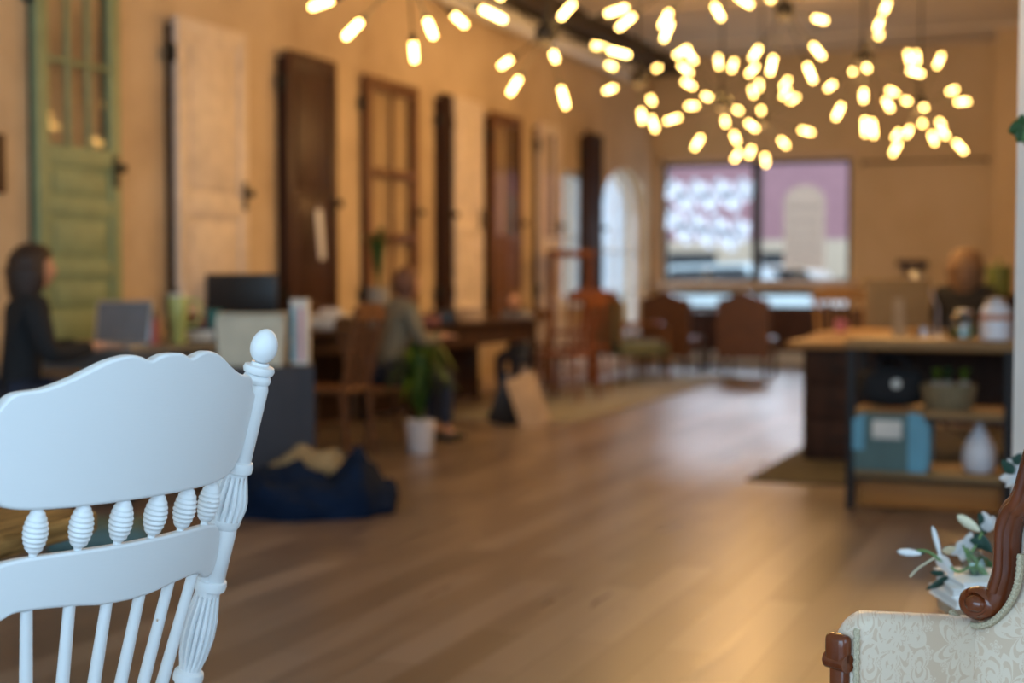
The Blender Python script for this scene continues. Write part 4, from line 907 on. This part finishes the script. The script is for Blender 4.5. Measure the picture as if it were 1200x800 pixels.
# rugs
rg = MB().box(-5.0, -3.85, 10.5, 16.2, 0, .012, .004).build('area_rug', M['rug'], None); tag(rg, 'grey-green rug under the seating beside the left wall tables', 'rug')
# sage armchair
sg_ = thing('sage_armchair', 'sage green upholstered armchair with wooden frame by the side window', 'armchair', W(738, 15.6), turn(-62))
MB().box(-.31, .31, -.30, .34, .30, .46, .05).build('seat_cushion', M['sage'], sg_)
MB().prism([(-.30, .44), (.30, .44), (.32, .86), (.18, .97), (-.18, .97), (-.32, .86)], -.38, -.27).build('backrest', M['sage'], sg_)
MB().tube([(-.32, -.34, .44), (-.335, -.34, .87), (-.19, -.34, .99), (.19, -.34, .99), (.335, -.34, .87), (.32, -.34, .44)], .022, 10).build('back_frame', M['brownwood'], sg_)
for s in (-1, 1):
    MB().tube(bezier([(s * .34, -.32, .62), (s * .37, -.05, .66), (s * .36, .22, .62), (s * .35, .25, .42)], 5), .022, 10).build('arm', M['brownwood'], sg_)
    for y in (-.28, .30): MB().tube([(s * .28, y, .31), (s * .29, y * 1.05, 0)], [.025, .016], 10).build('leg', M['brownwood'], sg_)
# camel back brown chairs at the far window
def slipper(label, loc, rz):
    t = thing('camelback_chair', label, 'chair', loc, rz)
    P = [(-.30, .22)] + [(-.30, .88)] + [(x, .90 + .085 * math.exp(-(x / .15) ** 2) + .0 * x) for x in [-.28 + .04 * k for k in range(15)]] + [(.30, .88), (.30, .22)]
    MB().prism(P, -.30, -.20).build('backrest', M['leather'], t); MB().box(-.29, .29, -.22, .32, .26, .45, .04).build('seat', M['leather'], t)
    for x in (-.25, .25):
        for y in (-.25, .28): MB().tube([(x, y, .27), (x, y, 0)], [.025, .017], 10).build('leg', M['darkwood'], t)
slipper('brown camel-back chair under the left pane of the far window', W(789, 17.0), turn(-28)); slipper('brown camel-back chair under the mullion, right of the first one', W(877, 16.6), turn(-22))
cfe = thing('round_table', 'round pedestal table between the brown camel-back chairs', 'table', W(830, 17.6), 0)
MB().lathe([(.26, .70), (.28, .71), (.28, .73), (.26, .74)], 28).build('tabletop', M['darkwood'], cfe); MB().tube([(0, 0, .71), (0, 0, .02)], .035, 12).lathe([(.2, 0), (.18, .03), (.04, .06)], 24).build('pedestal', M['darkwood'], cfe)
# things on the sill and by the window catching light
for lab, px, m in (('clear glass jar on the far sill between the two brown chairs', 828, 'amber'), ('glass jar on the far sill right of the second brown chair', 936, 'amber')):
    j = thing('glass_jar', lab, 'jar', Vector((xfar(px, FW - .08), FW - .08, fz0)), 0); MB().lathe([(.05, 0), (.06, .01), (.06, .13), (.045, .15), (.045, .165)], 20).build('body', M[m], j); MB().lathe([(.048, .165), (.048, .18), (.01, .185)], 20).build('lid', M['silver'], j)

# ------------------------------------------------------------------ right hand desk, shelf unit and their things
tag(MB().box(-1.84, .6, 7.9, 11.2, 0, .012, .004).build('olive_rug', M['rugdark'], None), 'dark olive rug under the reception desk', 'rug')
dk = thing('reception_desk', 'reception desk with dark wooden end panel and golden top', 'desk', (-1.72, 8.92, 0))
MB().box(-.10, 1.7, -.05, .85, .705, .75, .008).build('desktop', M['oak'], dk); MB().box(0, .44, 0, .78, .0, .705, .008).build('end_cabinet', M['darkwood'], dk)
for z0, z1 in ((.05, .25), (.27, .47), (.49, .68)):
    q = MB().box(.03, .41, -.015, 0, z0, z1, .003).build('drawer', M['darkwood'], dk); MB().tube([(.17, -.03, (z0 + z1) / 2), (.27, -.03, (z0 + z1) / 2)], .006, 8).build('handle', M['dark'], q)
for y in (.04, .74): MB().box(1.58, 1.64, y - .03, y + .03, 0, .71, .004).build('leg', M['dark'], dk)
MB().box(.44, 1.6, .70, .72, .2, .70).build('modesty_panel', M['darkwood'], dk, smooth=False)
w2 = thing('writing_table', 'golden wooden table running behind the reception desk', 'table', (-1.86, 9.85, 0))
MB().box(0, .62, 0, 1.3, .72, .76, .008).build('tabletop', M['oak'], w2)
for x in (.06, .56):
    for y in (.06, 1.24): MB().box(x - .025, x + .025, y - .025, y + .025, 0, .72, .004).build('leg', M['oak'], w2)
mo = thing('desktop_computer', 'tan-toned all-in-one computer seen from behind on the reception desk', 'computer', W(1052, 9.25, .75), turn(4))
MB().box(-.215, .215, -.012, .012, .07, .39, .010).build('display', M['tan'], mo)
MB().prism([(-.045, .0), (.045, .0), (.03, .26), (-.03, .26)], -.05, -.035, mtx=Matrix.Rotation(R(-8), 4, 'X')).box(-.09, .09, -.10, .06, 0, .008, .003).build('stand', M['kraft'], mo)
dl = thing('desk_lamp', 'silver desk lamp with a small white head beside the computer', 'lamp', W(1099, 9.5, .75), 0)
MB().lathe([(.07, 0), (.07, .012), (.01, .02)], 24).build('base', M['silver'], dl); MB().tube([cw(0, 0, .01), cw(.0, 0, .2), cw(-.08, 0, .38)], .007, 10).build('pole', M['silver'], dl)
MB().lathe([(.055, -.035), (.05, .0), (.02, .045), (.008, .055)], 24, Matrix.Translation(cw(-.145, 0, .39)) @ Matrix.Rotation(R(-25), 4, 'Y')).tube([cw(-.08, 0, .38), cw(-.14, 0, .42)], .008, 8).build('lamp_head', M['silver'], dl)
spindle_chair('golden oak spindle-back chair behind the writing table', W(993, 11.9), turn(178), 'oak', 1.08)
spindle_chair('black-backed chair supporting the woman in the black sweater', W(1132, 10.62), turn(-28), 'dark', .88)
for lab, px, D, m, h in (('pink mug on the writing table edge left of the computer', 985, 10.2, 'pink', .09), ('silver cup on the reception desk right of the computer', 1083, 9.1, 'silver', .08)):
    o = thing('mug', lab, 'cup', W(px, D, .76 if px < 1000 else .75), 0); MB().lathe([(.03, 0), (.036, .005), (.038, h), (.034, h), (.032, .01)], 20).build('body', M[m], o); MB().tube(bezier([cw(.034, 0, h * .8), cw(.065, 0, h * .6), cw(.034, 0, h * .25)], 5), .005, 8).build('handle', M[m], o)
# low cabinet behind the woman with green canister
lc = thing('low_cabinet', 'dark low cabinet at the right behind the woman in black', 'cabinet', W(1190, 12.2), turn(5))
MB().box(-.32, .35, -.2, .25, 0, zat(345, 12.1), .01).build('body', M['darkwood'], lc); q = MB().box(-.28, .02, -.215, -.2, .1, .92, .004).build('door', M['darkwood'], lc); MB().ball((-.02, -.23, .6), .015, 2).build('knob', M['brass'], q)
gc = thing('canister', 'olive green canister with a knobbed lid on the low cabinet', 'canister', W(1170, 12.15, zat(345, 12.1)), 0)
MB().lathe([(.10, 0), (.105, .01), (.105, .21), (.10, .215)], 28).build('body', M['greencan'], gc); MB().lathe([(.108, .215), (.108, .24), (.02, .25), (.015, .265), (.025, .285), (.01, .30)], 24).build('lid', M['greencan'], gc)
ws = MB().box(xfar(1052), xfar(1086), FW - .22, FW, zat(311, 17.4), zat(304, 17.4)).box(xfar(1060), xfar(1064), FW - .18, FW, zat(311, 17.4) - .1, zat(311, 17.4)).box(xfar(1076), xfar(1080), FW - .18, FW, zat(311, 17.4) - .1, zat(311, 17.4)).build('wall_shelf', M['choc'], None, smooth=False); tag(ws, 'small dark shelf on the far wall above the computer', 'shelf')
cr2 = thing('curtain_rod', 'thin dark rod high on the far wall right of the window', 'rod', (0, FW - .06, zat(185, 17.6)), 0)
MB().tube([(xfar(1008), 0, 0), (xfar(1156), 0, 0)], .014, 8).build('rod', M['choc'], cr2)
for px in (1010, 1154): MB().box(xfar(px) - .012, xfar(px) + .012, 0, .06, -.05, .02).build('bracket', M['choc'], cr2)
# shelf unit
su = thing('shelf_unit', 'black steel shelf unit with three golden wood shelves', 'shelf', (-1.14, 7.16, 0)); SWd, SDp = .74, .36
for x in (0, SWd):
    for y in (0, SDp): MB().box(x - .020, x + .020, y - .020, y + .020, 0, .80, .003).build('post', M['dark'], su)
MB().box(.03, SWd - .03, .04, .06, .012, .13, .004).build('floor_glow_board', M['glowwood'], su)  # added board, its amber colour imitates warm light reflected off the floor
for z in (.20, .50, .845): MB().box(.01 if z < .8 else -.03, SWd + (-.01 if z < .8 else .03), -.01 if z < .8 else -.03, SDp + .02, z - .035 - (.012 if z > .8 else 0), z, .004).build('shelf_board', M['oak'], su)
for z in (.20, .50): MB().box(0, SWd, -.014, -.006, z - .05, z - .035).build('front_rail', M['dark'], su, smooth=False)
for (a_, c_) in (((0, .22), (SWd, .62)), ((SWd, .22), (0, .62))): MB().tube([(a_[0], SDp + .02, a_[1]), (c_[0], SDp + .02, c_[1])], .006, 6).build('cross_brace', M['dark'], su)
SO = Vector((-1.14, 7.16, 0))
def sjar(lab, px, D, m, r, h, z, lidm):
    t = thing('storage_jar', lab, 'jar', W(px, D, z), 0)
    MB().lathe([(r * .85, 0), (r, .01), (r, h * .62), (r * .9, h * .75), (r * .62, h * .86)], 24).build('body', M[m], t); MB().lathe([(r * .66, h * .86), (r * .7, h * .96), (r * .1, h)], 24).build('lid', M[lidm], t); return t
t = sjar('glass jar with pale lid on top of the shelf unit', 1130, 6.98, 'amber', .062, .15, .845, 'silver'); MB().lathe([(.05, .01), (.054, .02), (.054, .06), (.01, .07)], 20).build('contents', M['leaf'], t)
t = sjar('large white jar with orange band on the shelf unit right corner', 1167, 6.9, 'potwhite', .072, .21, .845, 'silver'); MB().lathe([(.0735, .10), (.0735, .125)], 24).build('band', M['rust'], t)
bg_ = thing('black_bag', 'black cloth bag with round pale emblem on the middle shelf', 'bag', W(1047, 7.17, .50), turn(-10))
q_mb = MB(); q_ = bmesh.ops.create_uvsphere(q_mb.bm, u_segments=36, v_segments=20, radius=1)
for v in q_['verts']:
    x, y, z = v.co; n_ = noise.noise(v.co * 2.3); v.co = Vector((math.copysign(abs(x) ** .7, x) * .18 * (1 + .12 * n_), y * .09, .10 + math.copysign(abs(z) ** .75, z) * .10 * (1 + .2 * n_ * (z > 0))))
q_mb.build('body', M['blackcloth'], bg_); MB().tube(bezier([(-.1, 0, .17), (-.05, 0, .25), (.05, 0, .24), (.09, 0, .17)], 6), .010, 8).build('handle', M['blackcloth'], bg_)
MB().lathe([(.022, 0), (.024, .004), (.018, .005), (.016, .002)], 24, Matrix.Translation((.01, -.088, .12)) @ Matrix.Rotation(PI / 2, 4, 'X')).build('emblem', M['pale'], bg_)
bs = thing('wicker_basket', 'wicker basket holding small succulents on the middle shelf', 'basket', W(1113, 7.0, .50), 0)
MB().lathe([(.10, 0), (.12, .02), (.135, .12), (.13, .125), (.12, .11)], 32).build('body', M['wicker'], bs)
for k, (x, y) in enumerate(((-.07, -.03), (.0, .03), (.07, -.02))):
    s_ = thing('succulent', ['pale green succulent at the left of the wicker basket', 'green succulent in the middle of the wicker basket', 'bright green succulent at the right of the wicker basket'][k], 'plant', W(1113, 7.0, .60) + cw(x, y, 0), 0, 'succulents in the wicker basket')
    MB().lathe([(.02, 0), (.028, .04), (.024, .042)], 16).build('pot', M['potgrey'], s_); leafy(s_, 9, (0, 0, .03), .045, .075, 'leaflime' if k != 1 else 'leaf', .010, 20 + k, .3)
pc = thing('pet_carrier', 'light blue carrier box with rounded end on the bottom shelf', 'carrier', W(1047, 7.05, .20), turn(-22))
pf = [(-.17, 0), (.17, 0), (.18, .05), (.18, .20), (.15, .265), (.10, .28), (-.12, .28), (-.17, .24)]
MB().prism(pf, -.11, .11).build('body', M['aqua'], pc); MB().prism([(.09, -.0), (.175, 0), (.19, .05), (.19, .22), (.15, .285), (.09, .29)], -.115, .115).build('end_cap', M['blue'], pc)
MB().prism([(-.175, .1), (-.12, .1), (-.12, .285), (-.175, .25)], -.115, .115).build('end_cap', M['blue'], pc); MB().box(-.08, .06, -.116, -.11, .16, .25, .002).build('label', M['pale'], pc)
MB().tube(bezier([(-.06, 0, .28), (-.04, 0, .275 + .02), (.04, 0, .295), (.06, 0, .28)], 5), .008, 8).build('handle', M['rust'], pc)
vb = thing('bottle_vase', 'white pear-shaped bottle on the bottom shelf right side', 'bottle', W(1150, 6.93, .20), 0)
MB().lathe([(.055, 0), (.075, .02), (.082, .07), (.072, .13), (.045, .18), (.022, .21), (.018, .235), (.022, .24)], 28).build('body', M['potwhite'], vb)
MB().lathe([(.018, .24), (.016, .255), (.004, .258)], 16).build('stopper', M['pale'], vb)
